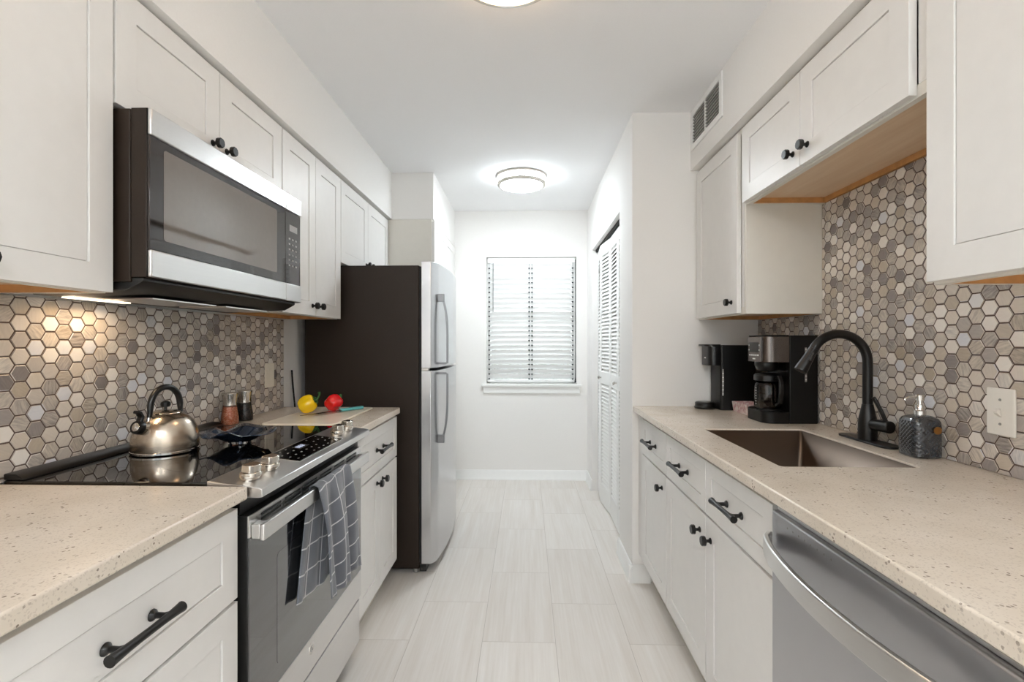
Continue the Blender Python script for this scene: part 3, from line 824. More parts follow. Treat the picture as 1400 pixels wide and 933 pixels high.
# sink
mb = MB(); bm = mb.bm
rings = []
for x0, x1, y0, y1, r_, z in ((SX0 + .0012, SX1 - .0012, SY0 + .0012, SY1 - .0012, .012, ZT - .0055),
                              (SX0 + .002, SX1 - .002, SY0 + .002, SY1 - .002, .018, .69),
                              (SX0 + .010, SX1 - .010, SY0 + .010, SY1 - .010, .022, .676), (SX0 + .03, SX1 - .03, SY0 + .03, SY1 - .03, .03, .672)):
    rings.append([bm.verts.new((x, y, z)) for x, y in rrect(x0, x1, y0, y1, r_, 6)])
for A, B in zip(rings, rings[1:]):
    n = len(A)
    for i in range(n): bm.faces.new((A[i], A[(i + 1) % n], B[(i + 1) % n], B[i]))
bm.faces.new(rings[-1])
sk = thing('sink', (.865, 1.61, .67), 'rectangular undermount stainless steel sink in the right countertop', 'sink')
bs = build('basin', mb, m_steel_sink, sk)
so = bs.modifiers.new('solid', 'SOLIDIFY'); so.thickness = .0012; so.offset = 0
build('drain', MB().lathe([(.045, .6735), (.045, .6755), (.035, .6765), (.030, .6745), (.005, .6745)], (.94, 1.61, 0), n=32), m_chrome, sk)

# ------------------------------------------------------------------ backsplash of hexagon tiles
def hex_wall(label, side, areas, v_step=.041, u_step=.0375, u0=0.0, v0=.005, x_face=0.0, cat='backsplash', holes=()):
    """flat-top hexagons; areas = list of (y0,y1,z0,z1); clipped to the areas"""
    g = MB(); gr = .0017
    s_ = side
    def clip(poly, a, b, c, d):
        def cut(P, inside, inter):
            out = []
            for i in range(len(P)):
                p, q = P[i], P[(i + 1) % len(P)]
                if inside(p):
                    out.append(p)
                    if not inside(q): out.append(inter(p, q))
                elif inside(q): out.append(inter(p, q))
            return out
        def iu(val): return lambda p, q: (val, p[1] + (q[1] - p[1]) * (val - p[0]) / (q[0] - p[0]))
        def iv(val): return lambda p, q: (p[0] + (q[0] - p[0]) * (val - p[1]) / (q[1] - p[1]), val)
        for ins, it in ((lambda p: p[0] >= a, iu(a)), (lambda p: p[0] <= b, iu(b)), (lambda p: p[1] >= c, iv(c)), (lambda p: p[1] <= d, iv(d))):
            poly = cut(poly, ins, it)
            if len(poly) < 3: return []
        return poly
    for (a, b, c, d) in areas:
        i0 = int((a - u0) / u_step) - 2; i1 = int((b - u0) / u_step) + 2
        j0 = int((c - v0) / v_step) - 2; j1 = int((d - v0) / v_step) + 2
        for i in range(i0, i1):
            for j in range(j0, j1):
                cu = u0 + i * u_step; cv = v0 + (j + (.5 if i % 2 else 0)) * v_step
                hu = u_step * 2 / 3 - gr * 1.15; hv = v_step / 2 - gr
                P = [(cu + hu, cv), (cu + hu / 2, cv + hv), (cu - hu / 2, cv + hv), (cu - hu, cv), (cu - hu / 2, cv - hv), (cu + hu / 2, cv - hv)]
                P = clip(P, a, b, c, d)
                if len(P) < 3: continue
                # drop degenerate slivers
                ar = abs(sum(P[k][0] * P[(k + 1) % len(P)][1] - P[(k + 1) % len(P)][0] * P[k][1] for k in range(len(P)))) / 2
                if ar < 1.5e-5: continue
                mu = sum(p[0] for p in P) / len(P); mv = sum(p[1] for p in P) / len(P)
                k_ = .93
                base = [g.bm.verts.new((x_face - s_ * .0030, u, v)) for u, v in P]
                mid = [g.bm.verts.new((x_face - s_ * .0009, u, v)) for u, v in P]
                top = [g.bm.verts.new((x_face, mu + (u - mu) * k_, mv + (v - mv) * k_)) for u, v in P]
                n = len(P)
                for A, B in ((base, mid), (mid, top)):
                    for q in range(n): g.bm.faces.new((A[q], A[(q + 1) % n], B[(q + 1) % n], B[q]))
                g.bm.faces.new(top)
    o = build('tiles', g, m_tile, None, smooth=12, base=(x_face, areas[0][0], areas[0][2]))
    rt = thing('tile_backsplash', (x_face, areas[0][0], areas[0][2]), label, cat)
    o.parent = rt; o.location = (0, 0, 0)
    BASE[rt.name] = Vector((x_face, areas[0][0], areas[0][2]))
    gm = MB()
    for (a, b, c, d) in areas: gm.box(x_face - s_ * .0016, x_face - s_ * .0080, a, b, c, d)
    build('grout', gm, m_grout, rt)
    return rt
hex_wall('left backsplash of small grey and beige hexagon tiles behind range', 1, [(-.10, 2.440, ZT + .0012, 1.360)], u0=1.3015, v0=.925, x_face=XTL)
hex_wall('right backsplash of hexagon tiles rising behind sink and faucet', -1,
         [(1.096, 2.003, ZT + .0012, 1.8035), (2.0035, YE - .001, ZT + .0012, 1.360), (-.10, 1.0955, ZT + .0012, 1.3715)], u0=.016, v0=.926, x_face=XTR)

# ------------------------------------------------------------------ wall plates, vent
sw = thing('light_switch', (XTR, 1.256, 1.013), 'white toggle light switch plate on the right backsplash', 'light switch')
build('plate', MB().box(XTR - .0065, XTR - .0003, 1.220, 1.293, 1.012, 1.131), m_plate, sw, bevel=.0025)
build('toggle', MB().prism([(0, -.012), (.004, .010), (.013, .004), (.012, -.002)], lambda u, v, w_: Vector((XTR - .0066 - u, 1.2565 + w_, 1.071 + v)), -.005, .005), m_plate, sw, bevel=.0008)
build('screws', MB().lathe([(.0035, 0), (.003, .0012)], (XTR - .0066, 1.2565, 1.102), (-1, 0, 0), n=12).lathe([(.0035, 0), (.003, .0012)], (XTR - .0066, 1.2565, 1.041), (-1, 0, 0), n=12), m_grey_mark, sw)
ol = thing('wall_outlet', (XTL, 2.296, 1.03), 'almond outlet plate on the left backsplash near the refrigerator', 'outlet')
build('plate', MB().box(XTL + .0003, XTL + .0065, 2.255, 2.335, 1.030, 1.146), m_plate_beige, ol, bevel=.0025)
build('socket', MB().box(XTL + .0066, XTL + .009, 2.278, 2.312, 1.055, 1.121), m_plate_beige, ol, bevel=.001)

vt = thing('air_vent', (.85, 2.329, 2.225), 'white rectangular air vent with dark louvers high on right soffit', 'air vent')
VY0, VY1, VZ0, VZ1 = 2.130, 2.525, 2.226, 2.424
mb = MB(); x0, x1 = .8425, .8497
mb.box(x0, x1, VY0, VY0 + .030, VZ0, VZ1).box(x0, x1, VY1 - .030, VY1, VZ0, VZ1).box(x0, x1, VY0 + .030, VY1 - .030, VZ0, VZ0 + .027).box(x0, x1, VY0 + .030, VY1 - .030, VZ1 - .027, VZ1)
mb.box(x0, x1, 2.322, 2.334, VZ0 + .027, VZ1 - .027)
build('frame', mb, m_trim, vt, bevel=.001)
build('backing', MB().box(.8492, .8498, VY0 + .03, VY1 - .03, VZ0 + .027, VZ1 - .027), m_vent_dark, vt)
mb = MB()
for a, b in ((VY0 + .030, 2.322), (2.334, VY1 - .030)):
    for k in range(9):
        zc = VZ0 + .036 + k * .0155
        mb.prism([(0, 0), (0, .0045), (.005, .0030), (.005, -.0015)], lambda u, v, w_, zc=zc: Vector((.8432 + u, w_, zc + v)), a, b)
build('louvers', mb, m_grey_mark, vt)

# ------------------------------------------------------------------ microwave over the range
MX = -.900; MY0, MY1 = 1.130, 1.902; MZ0, MZ1 = 1.402, 1.806
mw = thing('microwave', (-1.05, 1.515, 1.37), 'stainless and black over-the-range microwave under the short cabinet', 'microwave')
mb = MB().box(XL + .012, MX - .045, MY0 + .002, MY1 - .002, 1.392, MZ1)
build('body', mb, m_appl_side, mw, bevel=.003)
fz = MB().box(MX - .042, MX - .003, MY0, MY1, MZ0, MZ1 - .0)
build('door_shell', fz, m_appl_side, mw, bevel=.002)
ys = 1.782      # seam between door and control panel
for a, b, nm in ((MY0 + .0005, ys - .001, 'door'), (ys + .001, MY1 - .0005, 'control_panel')):
    dr = build(nm, MB().box(MX - .0028, MX - .0026, a, b, MZ0 + .0005, MZ1 - .0005), m_dark, mw)
    build('upper_band', MB().box(MX - .0025, MX + .0075, a, b, 1.742, MZ1 - .0005), m_steel_y, dr, bevel=.003)
    build('lower_band', MB().box(MX - .0025, MX + .0075, a, b, MZ0 + .0005, 1.468), m_steel_y, dr, bevel=.003)
    build('glass', MB().box(MX - .0025, MX + .0035, a + .0005, b - .0005, 1.4685, 1.7415), m_mw_glass, dr, bevel=.001)
    if nm == 'door':
        build('window', MB().prism(rrect(a + .045, b - .060, 1.497, 1.722, .008), lambda u, v, w_: Vector((MX + .0036 + w_, u, v)), 0, .0006), m_mw_window, dr)
    else:
        build('display', MB().box(MX + .0036, MX + .0044, a + .030, b - .028, 1.668, 1.692), m_grey_mark, dr)
        k = MB()
        for i in range(6):
            for j in range(3): k.box(MX + .0036, MX + .0042, a + .024 + j * .026, a + .036 + j * .026, 1.635 - i * .020, 1.641 - i * .020)
        build('keypad', k, m_grey_mark, dr)
# sloped grille lip and vented underside with its lamp
mb = MB().prism([(-1.19, 1.362), (-.955, 1.372), (-.915, 1.394), (-.915, 1.4015), (-.945, 1.4015), (-.945, 1.3915), (-1.19, 1.3915)], lambda u, v, w_: Vector((u, w_, v)), MY0 + .006, MY1 - .006)
build('base_grille', mb, m_dark, mw, bevel=.002)
build('grease_filter', MB().box(-1.13, -.975, 1.24, 1.50, 1.3595, 1.3625).box(-1.13, -.975, 1.55, 1.80, 1.3600, 1.3640), m_steel_y, mw)
build('hood_lamp', MB().box(-1.180, -1.150, 1.20, 1.38, 1.3595, 1.3618), m_hood_lamp, mw)
ld = bpy.data.lights.new('hood_lamp_light', 'AREA'); ld.shape = 'RECTANGLE'; ld.size = .03; ld.size_y = .16; ld.energy = 0.55; ld.color = (1.0, .72, .44)
lo = bpy.data.objects.new('hood_lamp_light', ld); lo.location = (-1.165, 1.29, 1.357); lo.rotation_euler = (0, R(-12), 0); COL.objects.link(lo)

# ------------------------------------------------------------------ range
RY0, RY1 = 1.1095, 1.8795
rg = thing('range', (-.93, 1.495, 0), 'stainless slide-in electric range with black glass cooktop', 'range')
build('body', MB().box(-1.20, -.700, RY0 + .003, RY1 - .003, .03, .9045), m_dark, rg, bevel=.002)
build('cooktop', MB().box(-1.232, -.745, RY0 + .0005, RY1 - .0005, .905, .9195), m_glassblack, rg, bevel=.0015)
build('rear_rail', MB().prism([(-1.2345, .920), (-1.186, .920), (-1.192, .926), (-1.206, .934), (-1.2345, .936)], lambda u, v, w_: Vector((u, w_, v)), RY0 + .001, RY1 - .006), m_blackplastic, rg, bevel=.003)
# burner rings printed on the glass
br = MB()
def ringflat(mb, cx, cy, z, r0, r1, n=48):
    A = [mb.bm.verts.new((cx + cos(2 * pi * i / n) * r0, cy + sin(2 * pi * i / n) * r0, z)) for i in range(n)]
    B = [mb.bm.verts.new((cx + cos(2 * pi * i / n) * r1, cy + sin(2 * pi * i / n) * r1, z)) for i in range(n)]
    for i in range(n): mb.bm.faces.new((A[i], A[(i + 1) % n], B[(i + 1) % n], B[i]))
for cx, cy, q in ((-1.07, 1.31, .075), (-1.07, 1.69, .075), (-.86, 1.30, .10), (-.86, 1.70, .095)): ringflat(br, cx, cy, .91975, q - .0008, q)
build('burner_rings', br, basic('burner_print', rgb(46, 46, 48), .2), rg)
# control console, sloping slightly to the front
con = [(-.744, .900), (-.744, .9230), (-.622, .9090), (-.613, .9055), (-.612, .887), (-.622, .885), (-.700, .885)]
build('control_console', MB().prism(con, lambda u, v, w_: Vector((u, w_, v)), RY0, RY1), m_steel_y, rg, bevel=.0015)
slope = math.atan2(.9230 - .9090, .122)
def on_console(x): return .9230 - (x + .744) * math.tan(slope)
tp = MB()
def quad_on(mb, x0, x1, ya, yb, lift, th_=.0008):
    mb.prism([(x0, ya), (x1, ya), (x1, yb), (x0, yb)], lambda u, v, w_: Vector((u, v, on_console(u) + w_)), lift, lift + th_)
fr_ = MB(); quad_on(fr_, -.738, -.637, 1.350, 1.672, .0002)
build('panel_bezel', fr_, m_chrome, rg)
tp_ = MB(); quad_on(tp_, -.7355, -.6395, 1.353, 1.669, .0011); tpo = build('touch_panel', tp_, m_glassblack, rg)
dsp = MB(); quad_on(dsp, -.722, -.694, 1.470, 1.535, .0020, .0004); do = build('display_window', dsp, m_blackplastic, tpo)
# clock digits as small segments
sg = MB()
for k in range(3):
    y_ = 1.482 + k * .015
    for (a0, a1, b0, b1) in ((0, .008, .004, .0055), (0, .008, .010, .0115), (0, .008, .016, .0175), (0, .0015, .004, .0175), (.0065, .008, .004, .0175)):
        quad_on(sg, -.719 + b0, -.719 + b1, y_ + a0, y_ + a1, .0025, .0003)
build('clock_digits', sg, m_display, do)
dots = MB()
for i in range(4):
    for j in range(9):
        ya = 1.368 + j * .0345; xa = -.728 + i * .024
        if 1.455 < ya < 1.545 and xa < -.69: continue
        if (i * 5 + j * 3) % 7 == 0: continue
        quad_on(dots, xa + .001, xa + .005, ya + .002, ya + .010, .0020, .0003)
build('touch_keys', dots, m_grey_mark, tpo)
def range_knob(x, y):
    z = on_console(x) - .0004; n = Vector((sin(slope), 0, cos(slope))).normalized()
    mb = MB().lathe([(.0200, .0), (.0200, .005), (.0240, .0065), (.0245, .014), (.0240, .0175), (.0215, .0185)], (x, y, z), n, n=40)
    k = build('control_knob', mb, m_knobsteel, rg, smooth=30, bevel=.0008)
    g = MB()
    a = Vector((cos(slope), 0, -sin(slope))); b = Vector((0, 1, 0)); c0 = Vector((x, y, z)) + n * .0186
    g.prism([(-.0205, -.0115), (-.010, -.0185), (.010, -.0185), (.0205, -.0115), (.0205, .0115), (-.0205, .0115)], lambda u, v, w_: c0 + (a * cos(R(80)) + b * sin(R(80))) * u + (b * cos(R(80)) - a * sin(R(80))) * v + n * w_, 0, .0190)
    build('grip', g, m_knobsteel, k, bevel=.002)
for x_, y_ in ((-.672, 1.163), (-.672, 1.250), (-.676, 1.715), (-.678, 1.808)): range_knob(x_, y_)
# dark recess under the console
build('vent_recess', MB().box(-.700, -.668, RY0 + .004, RY1 - .004, .842, .8845), m_satinplastic, rg, bevel=.001)
DX = -.645
od = MB().box(-.699, DX - .004, RY0 + .004, RY1 - .004, .262, .8405)
dr = build('oven_door', od, m_dark, rg, bevel=.002)
tb = MB()   # stainless top band with long vent slots
zt0, zt1 = .790, .8405
tb.box(DX - .0038, DX, RY0 + .003, RY1 - .003, .832, zt1).box(DX - .0038, DX, RY0 + .003, RY1 - .003, zt0, .812)
ncol = 6; yy0, yy1 = RY0 + .003, RY1 - .003
sl_w = (yy1 - yy0 - .10) / ncol
tb.box(DX - .0038, DX, yy0, yy0 + .05, .812, .832).box(DX - .0038, DX, yy1 - .05, yy1, .812, .832)
for k in range(ncol + 1):
    yc = yy0 + .05 + k * sl_w
    if 0 < k < ncol: tb.box(DX - .0038, DX, yc - .006, yc + .006, .812, .832)
tb.box(DX - .0038, DX, yy0 + .05, yy1 - .05, .8205, .8235)
build('vent_band', tb, m_steel_y, dr)
build('door_glass', MB().box(DX - .0038, DX - .0004, yy0, yy1, .3625, .7895), m_door_glass, dr, bevel=.001)
build('oven_window', MB().prism(rrect(1.24, 1.75, .41, .70, .012), lambda u, v, w_: Vector((DX - .0003 + w_, u, v)), 0, .0005), m_oven_window, dr)
build('bottom_band', MB().box(DX - .0038, DX + .0002, yy0, yy1, .262, .362), m_steel_y, dr, bevel=.001)
em = MB().lathe([(.0165, 0), (.0165, .0016), (.0150, .0020)], (DX + .0003, 1.437, .330), (1, 0, 0), n=32)
eo = build('emblem', em, m_chrome, dr)
e2 = MB()
for k in range(2):
    c = (DX + .0025, 1.437 + (-.004 if k else .004), .330)
    e2.tube([(c[0], c[1] + .0045 * cos(t), c[2] + .0075 * sin(t)) for t in [i * pi / 6 for i in range(2, 12)]], .0008, n=6)
build('script_monogram', e2, m_grey_mark, eo)
# bar handle
hd = MB(); hx = -.611
hd.box(hx - .012, hx, RY0 + .006, RY1 - .006, .783, .822)
hb = build('handle', hd, m_steel_y, dr, bevel=.003)
hs = MB().box(DX + .0003, hx - .0125, RY0 + .010, RY0 + .040, .785, .820).box(DX + .0003, hx - .0125, RY1 - .040, RY1 - .010, .785, .820)
build('handle_mount', hs, m_steel_y, dr, bevel=.002)
dw = MB().box(-.699, -.650, RY0 + .004, RY1 - .004, .085, .2475)
do = build('storage_drawer', dw, m_steel_y, rg, bevel=.003)
build('drawer_gap', MB().box(-.699, -.672, RY0 + .006, RY1 - .006, .248, .2615), m_dark, rg)
build('foot', MB().cyl((-.74, RY0 + .05, 0), (-.74, RY0 + .05, .0295), .016), m_rubber, rg)
build('foot', MB().cyl((-.74, RY1 - .05, 0), (-.74, RY1 - .05, .0295), .016), m_rubber, rg)
build('foot', MB().cyl((-1.15, RY0 + .05, 0), (-1.15, RY0 + .05, .0295), .016), m_rubber, rg)
build('foot', MB().cyl((-1.15, RY1 - .05, 0), (-1.15, RY1 - .05, .0295), .016), m_rubber, rg)

# ------------------------------------------------------------------ towel over the range handle
def towel():
    mb = MB(); bm = mb.bm; uvl = bm.loops.layers.uv.new('UVMap')
    nu, W = 44, .30
    # path: bottom of the back layer -> up behind the bar -> over -> down in front
    path = []
    nb, nf = 26, 34
    grid = []
    for i in range(nu + 1):
        s_ = i / nu; col = []
        yc_top = 1.392 + .250 * s_          # gathered on the bar
        pts = []
        # back layer
        Lb = .300 + .035 * s_
        for j in range(nb + 1):
            q = 1 - j / nb                   # 1 bottom -> 0 top
            spread = q ** .8
            y = yc_top + (-.085 + .055 * s_) * spread + .006 * sin(s_ * 17 + 1) * q
            x = -.6292 + .0035 * sin(s_ * 24) * min(1, q * 2)
            z = .8255 - Lb * q - .002 * sin(s_ * 15)
            pts.append((x, y, z))
        # over the bar
        for j in range(1, 7):
            a = pi * (1 - j / 7.0)
            pts.append((-.617 + .0105 * cos(a) * 1.0, yc_top, .8255 + .0045 * sin(a)))
        Lf = .345 + .035 * s_ + .012 * sin(s_ * 5)
        for j in range(nf + 1):
            q = j / nf
            fold = .010 * sin(s_ * 13.5 + .6) * min(1, q * 3 + .25) + .006 * sin(s_ * 29 + q * 2) * q
            y = yc_top + (.045 + .015 * s_) * q + .004 * sin(q * 5 + s_ * 9)
            x = -.6045 + .012 * min(1, q * 2.5) + fold
            x = max(x, -.6065)
            z = .8255 - Lf * q
            pts.append((x, y, z))
        grid.append(pts)
    V = [[bm.verts.new(p) for p in pts] for pts in grid]
    def arc(pts):
        d_ = [0]
        for a, b in zip(pts, pts[1:]): d_.append(d_[-1] + (Vector(b) - Vector(a)).length)
        return d_
    D = [arc(p) for p in grid]
    for i in range(nu):
        for j in range(len(grid[0]) - 1):
            f = bm.faces.new((V[i][j], V[i + 1][j], V[i + 1][j + 1], V[i][j + 1]))
            for lp, (a, b) in zip(f.loops, ((i, j), (i + 1, j), (i + 1, j + 1), (i, j + 1))):
                lp[uvl].uv = (a / nu * W + .022, D[a][b])
    o = build('dish_towel', mb, m_towel, smooth=80)
    so = o.modifiers.new('solid', 'SOLIDIFY'); so.thickness = .0018; so.offset = 0
    tag(o, 'grey dish towel with white grid lines hanging over the range handle', 'towel')
towel()

# ------------------------------------------------------------------ refrigerator
FY0, FY1 = 2.595, 3.388
rf = thing('refrigerator', (-.88, 2.99, 0), 'tall top-freezer refrigerator with stainless doors and dark sides', 'refrigerator')
build('case', MB().box(-1.20, -.578, FY0, FY1, .028, 1.6600), m_appl_side, rf, bevel=.004)
build('door_gasket', MB().box(-.577, -.566, FY0 + .008, FY1 - .008, .06, 1.655), m_rubber, rf)
def fridge_door(z0, z1, nm):
    n = 18; poly = []
    for i in range(n + 1):
        t_ = i / n; y = FY0 + .0 + (FY1 - FY0) * t_
        e = min(t_, 1 - t_) * (FY1 - FY0)
        rnd = -.022 * max(0, 1 - e / .025) ** 2
        poly.append((-.492 + .026 * sin(pi * t_) + rnd, y))
    poly += [(-.565, FY1), (-.565, FY0)]
    # extra points at the rounded near edge
    return build(nm, MB().prism(poly, lambda u, v, w_: Vector((u, v, w_)), z0, z1), m_steel_z, rf, bevel=.002, smooth=50)
d1 = fridge_door(1.108, 1.680, 'freezer_door'); d2 = fridge_door(.055, 1.092, 'fridge_door')
build('hinge', MB().box(-.585, -.530, FY0 + .01, FY0 + .05, 1.0930, 1.1070), m_nickel, rf, bevel=.001)
build('hinge', MB().box(-.62, -.575, FY1 - .06, FY1 - .02, 1.6605, 1.674), m_dark, rf, bevel=.001)
def fr_handle(za, zb, mount_z, par):
    """flat bowed bar; mounted at one end, hooked to the door near the split at the other"""
    pts = []
    for i in range(17):
        t_ = i / 16; z = za + (zb - za) * t_
        q_ = t_ if abs(mount_z - zb) < .05 else 1 - t_
        bow = .016 + .032 * (1 - q_ ** 5)
        pts.append((-.484 + bow, FY0 + .072, z))
    mb = MB().strip(pts, .0065, .0055, (0, 1, 0))
    zz = mount_z
    mb.box(-.4895, -.452, FY0 + .060, FY0 + .084, zz - .022, zz + .022)
    z2 = za if abs(zz - zb) < .05 else zb
    mb.box(-.4895, -.440, FY0 + .068, FY0 + .077, z2 - .006, z2 + .006)
    build('handle', mb, m_frhandle, par, bevel=.002)
fr_handle(1.130, 1.500, 1.490, d1); fr_handle(.705, 1.075, .715, d2)
build('toe_grille', MB().box(-.575, -.54, FY0 + .01, FY1 - .01, .012, .050), m_dark, rf)
for x_, y_ in ((-.60, FY0 + .03), (-.60, FY1 - .04), (-1.15, FY0 + .04), (-1.15, FY1 - .04)):
    build('foot', MB().cyl((x_, y_, 0), (x_, y_, .0275), .014), m_grey_mark, rf)

# ------------------------------------------------------------------ dishwasher
DY0, DY1 = .540, 1.1545; DWX = .572
dwr = thing('dishwasher', (.88, .85, 0), 'stainless dishwasher with a bowed bar handle under right counter', 'dishwasher')
build('tub', MB().box(.625, XR - .02, DY0 + .004, DY1 - .002, .10, .872), m_dark, dwr)
dd = build('door', MB().box(DWX, .6245, DY0 + .003, DY1 - .001, .115, .857), m_steel_dw, dwr, bevel=.004)
build('control_strip', MB().box(DWX + .012, .6245, DY0 + .006, DY1 - .003, .8575, .8650), m_steel_y, dwr, bevel=.001)
pts = []
for i in range(25):
    t_ = i / 24; y = DY0 + .012 + (DY1 - DY0 - .020) * t_
    pts.append((DWX - .008 - .062 * (sin(pi * t_) ** .55), y, .789))
hb = MB().strip(pts, .021, .006, (0, 0, 1))
build('handle', hb, m_steel_y, dd, bevel=.003)
mk = MB()
for k in range(8): mk.cyl((DWX - .0004, 1.085 - k * .022, .838 - .000 * k), (DWX - .0001, 1.085 - k * .022, .838), .0022, n=8)
build('indicator_marks', mk, m_grey_mark, dd)
build('kick_plate', MB().box(.62, .64, DY0 + .004, DY1 - .002, .004, .0995), m_dark, dwr)

# ------------------------------------------------------------------ faucet
fx, fy = 1.140, 1.662
fc = thing('faucet', (fx, fy, ZT), 'matte black gooseneck pull-down faucet behind the sink', 'faucet')
build('deck_plate', MB().prism([(fx + .030 * cos(t) , fy + (.095 if sin(t) > 0 else -.095) * 1 + .030 * sin(t)) for t in [2 * pi * i / 40 for i in range(40)]], lambda u, v, w_: Vector((u, v, w_)), ZT + .0003, ZT + .0075), m_black, fc, bevel=.002)
build('base_body', MB().lathe([(.0275, .0078), (.0275, .058), (.0262, .075), (.0215, .098), (.0175, .118), (.0165, .125)], (fx, fy, ZT), n=36), m_black, fc)
rr_ = .094; pts = [(fx, fy, ZT + .122), (fx, fy, ZT + .20), (fx, fy, 1.180)]
for i in range(1, 23):
    a = pi * i / 26 
    pts.append((fx - rr_ + rr_ * cos(a), fy, 1.180 + rr_ * sin(a)))
build('spout', MB().tube(pts, .0150, n=20), m_black, fc)
e0 = Vector(pts[-1]); dv = (Vector(pts[-1]) - Vector(pts[-2])).normalized()
sp = MB(); sp.tube([e0 + dv * .0005, e0 + dv * .02, e0 + dv * .045, e0 + dv * .072, e0 + dv * .086], [.0155, .0158, .0175, .0205, .0205], n=24)
so_ = build('spray_head', sp, m_black, fc)
build('spray_button', MB().tube([e0 + dv * .016 + Vector((0, -.0165, 0)), e0 + dv * .044 + Vector((0, -.0185, 0))], .0045, n=10), m_blackplastic, so_)
hz = ZT + .062
build('valve', MB().cyl((fx, fy - .024, hz), (fx + .012, fy - .088, hz), .0185, .0195, n=30), m_black, fc, bevel=.003)
lv = MB().strip([(fx + .009, fy - .072, hz + .014), (fx + .002, fy - .062, hz + .045), (fx - .010, fy - .050, hz + .082), (fx - .014, fy - .046, hz + .092)], .0075, .0035, (0, 1, 0))
build('lever', lv, m_black, fc, bevel=.002)

# ------------------------------------------------------------------ soap dispenser
sx, sy = 1.147, 1.455
sd = thing('soap_dispenser', (sx, sy, ZT), 'dark grey quilted glass soap dispenser with chrome pump, beside faucet', 'soap dispenser')
mb = MB(); bm = mb.bm
prof = [(.036, .0005), (.040, .004), (.0405, .012), (.0405, .090), (.0390, .104), (.034, .113), (.024, .119), (.016, .121)]
fine = []
for (r0, h0), (r1, h1) in zip(prof, prof[1:]):
    k = max(1, int((h1 - h0) / .0016))
    for i in range(k): fine.append((r0 + (r1 - r0) * i / k, h0 + (h1 - h0) * i / k))
fine.append(prof[-1]); n = 160; rings = []
for r_, h in fine:
    ring = []
    for i in range(n):
        t = 2 * pi * i / n; p = 4.5
        k = 1 / (abs(cos(t)) ** p + abs(sin(t)) ** p) ** (1 / p)
        u = t * 22 / (2 * pi); v = h / .0125
        q = 0
        if .010 < h < .104:
            a = abs(((u + v) % 1) - .5) * 2; b = abs(((u - v) % 1) - .5) * 2
            q = -.0015 * (max(a, b) ** 5)
        ring.append(bm.verts.new((sx + cos(t) * (r_ + q) * k, sy + sin(t) * (r_ + q) * k, ZT + h)))
    rings.append(ring)
for A, B in zip(rings, rings[1:]):
    for i in range(n): bm.faces.new((A[i], A[(i + 1) % n], B[(i + 1) % n], B[i]))
bm.faces.new(rings[0][::-1]); bm.faces.new(rings[-1])
bt = build('bottle', mb, m_soap, sd, smooth=60)
build('pump', MB().lathe([(.015, .1215), (.015, .133), (.012, .135), (.011, .137), (.011, .150), (.0065, .151), (.0060, .162), (.011, .163), (.0115, .178), (.009, .180)], (sx, sy, ZT), n=28)
      .tube([(sx - .008, sy, ZT + .173), (sx - .028, sy, ZT + .173), (sx - .040, sy, ZT + .168), (sx - .042, sy, ZT + .163)], [.004, .0036, .003, .0028], n=12), m_chrome, sd)
build('tag', MB().lathe([(.011, 0), (.011, .0015)], (sx + .016, sy - .0426, ZT + .082), (.0, -1, 0), n=24), m_amber, sd)

# ------------------------------------------------------------------ coffee maker (carafe)
cm = thing('coffee_maker', (1.08, 2.10, ZT), 'black and steel drip coffee maker with glass carafe, beside the sink', 'coffee maker')
X0, X1, Y0, Y1 = .968, 1.184, 2.008, 2.192
def rr2(x0, x1, y0, y1, rf_, rb_, n=6):
    """footprint with rounded front (low x) corners rf_ and back corners rb_"""
    pts = []
    for cx, cy, a0, r_ in ((x1 - rb_, y1 - rb_, 0, rb_), (x0 + rf_, y1 - rf_, 90, rf_), (x0 + rf_, y0 + rf_, 180, rf_), (x1 - rb_, y0 + rb_, 270, rb_)):
        for i in range(n + 1):
            a = R(a0 + 90 * i / n); pts.append((cx + r_ * cos(a), cy + r_ * sin(a)))
    return pts
fz_ = lambda u, v, w_: Vector((u, v, w_))
build('tower', MB().prism(rr2(1.068, X1, Y0, Y1, .004, .010), fz_, ZT + .0005, 1.274), m_satinplastic, cm, bevel=.003)
build('base', MB().prism(rr2(X0, 1.0675, Y0 + .001, Y1 - .001, .040, .002), fz_, ZT + .0005, .962), m_satinplastic, cm, bevel=.004)
build('hot_plate', MB().cyl((1.024, 2.10, .9622), (1.024, 2.10, .9655), .052), m_dark, cm)
m_bronze = brushed('dark_stainless', (.17, .15, .14, 1), .25, 2)
hdp = build('brew_head', MB().prism(rr2(X0, 1.0675, Y0 + .001, Y1 - .001, .040, .002), fz_, 1.164, 1.270), m_bronze, cm, bevel=.003)
build('lid', MB().prism(rr2(X0 + .003, 1.0675, Y0 + .004, Y1 - .004, .038, .002), fz_, 1.2705, 1.276), m_satinplastic, cm, bevel=.002)
build('brew_basket', MB().lathe([(.046, 1.163), (.048, 1.150), (.040, 1.128), (.03, 1.124)], (1.020, 2.10, 0), n=32), m_blackplastic, cm)
pn = MB().box(X0 - .0012, X0 - .0002, 2.062, 2.142, 1.205, 1.246); dpn = build('display', pn, m_dark, hdp)
kb = MB()
for i in range(5): kb.box(X0 - .0014, X0 - .0002, 2.060 + i * .018, 2.070 + i * .018, 1.189, 1.195)
for zz in (1.214, 1.234):
    for yy in (2.0555, 2.1455): kb.box(X0 - .0014, X0 - .0002, yy - .003, yy + .003, zz - .003, zz + .003)
kb.box(X0 - .0014, X0 - .0002, 2.090, 2.112, 1.174, 1.179)
build('buttons', kb, m_white_mark, hdp)
lvl = MB().box(1.128, 1.136, Y0 - .0012, Y0 - .0002, 1.085, 1.225); lo_ = build('level_gauge', lvl, m_grey_mark, cm)
lm = MB()
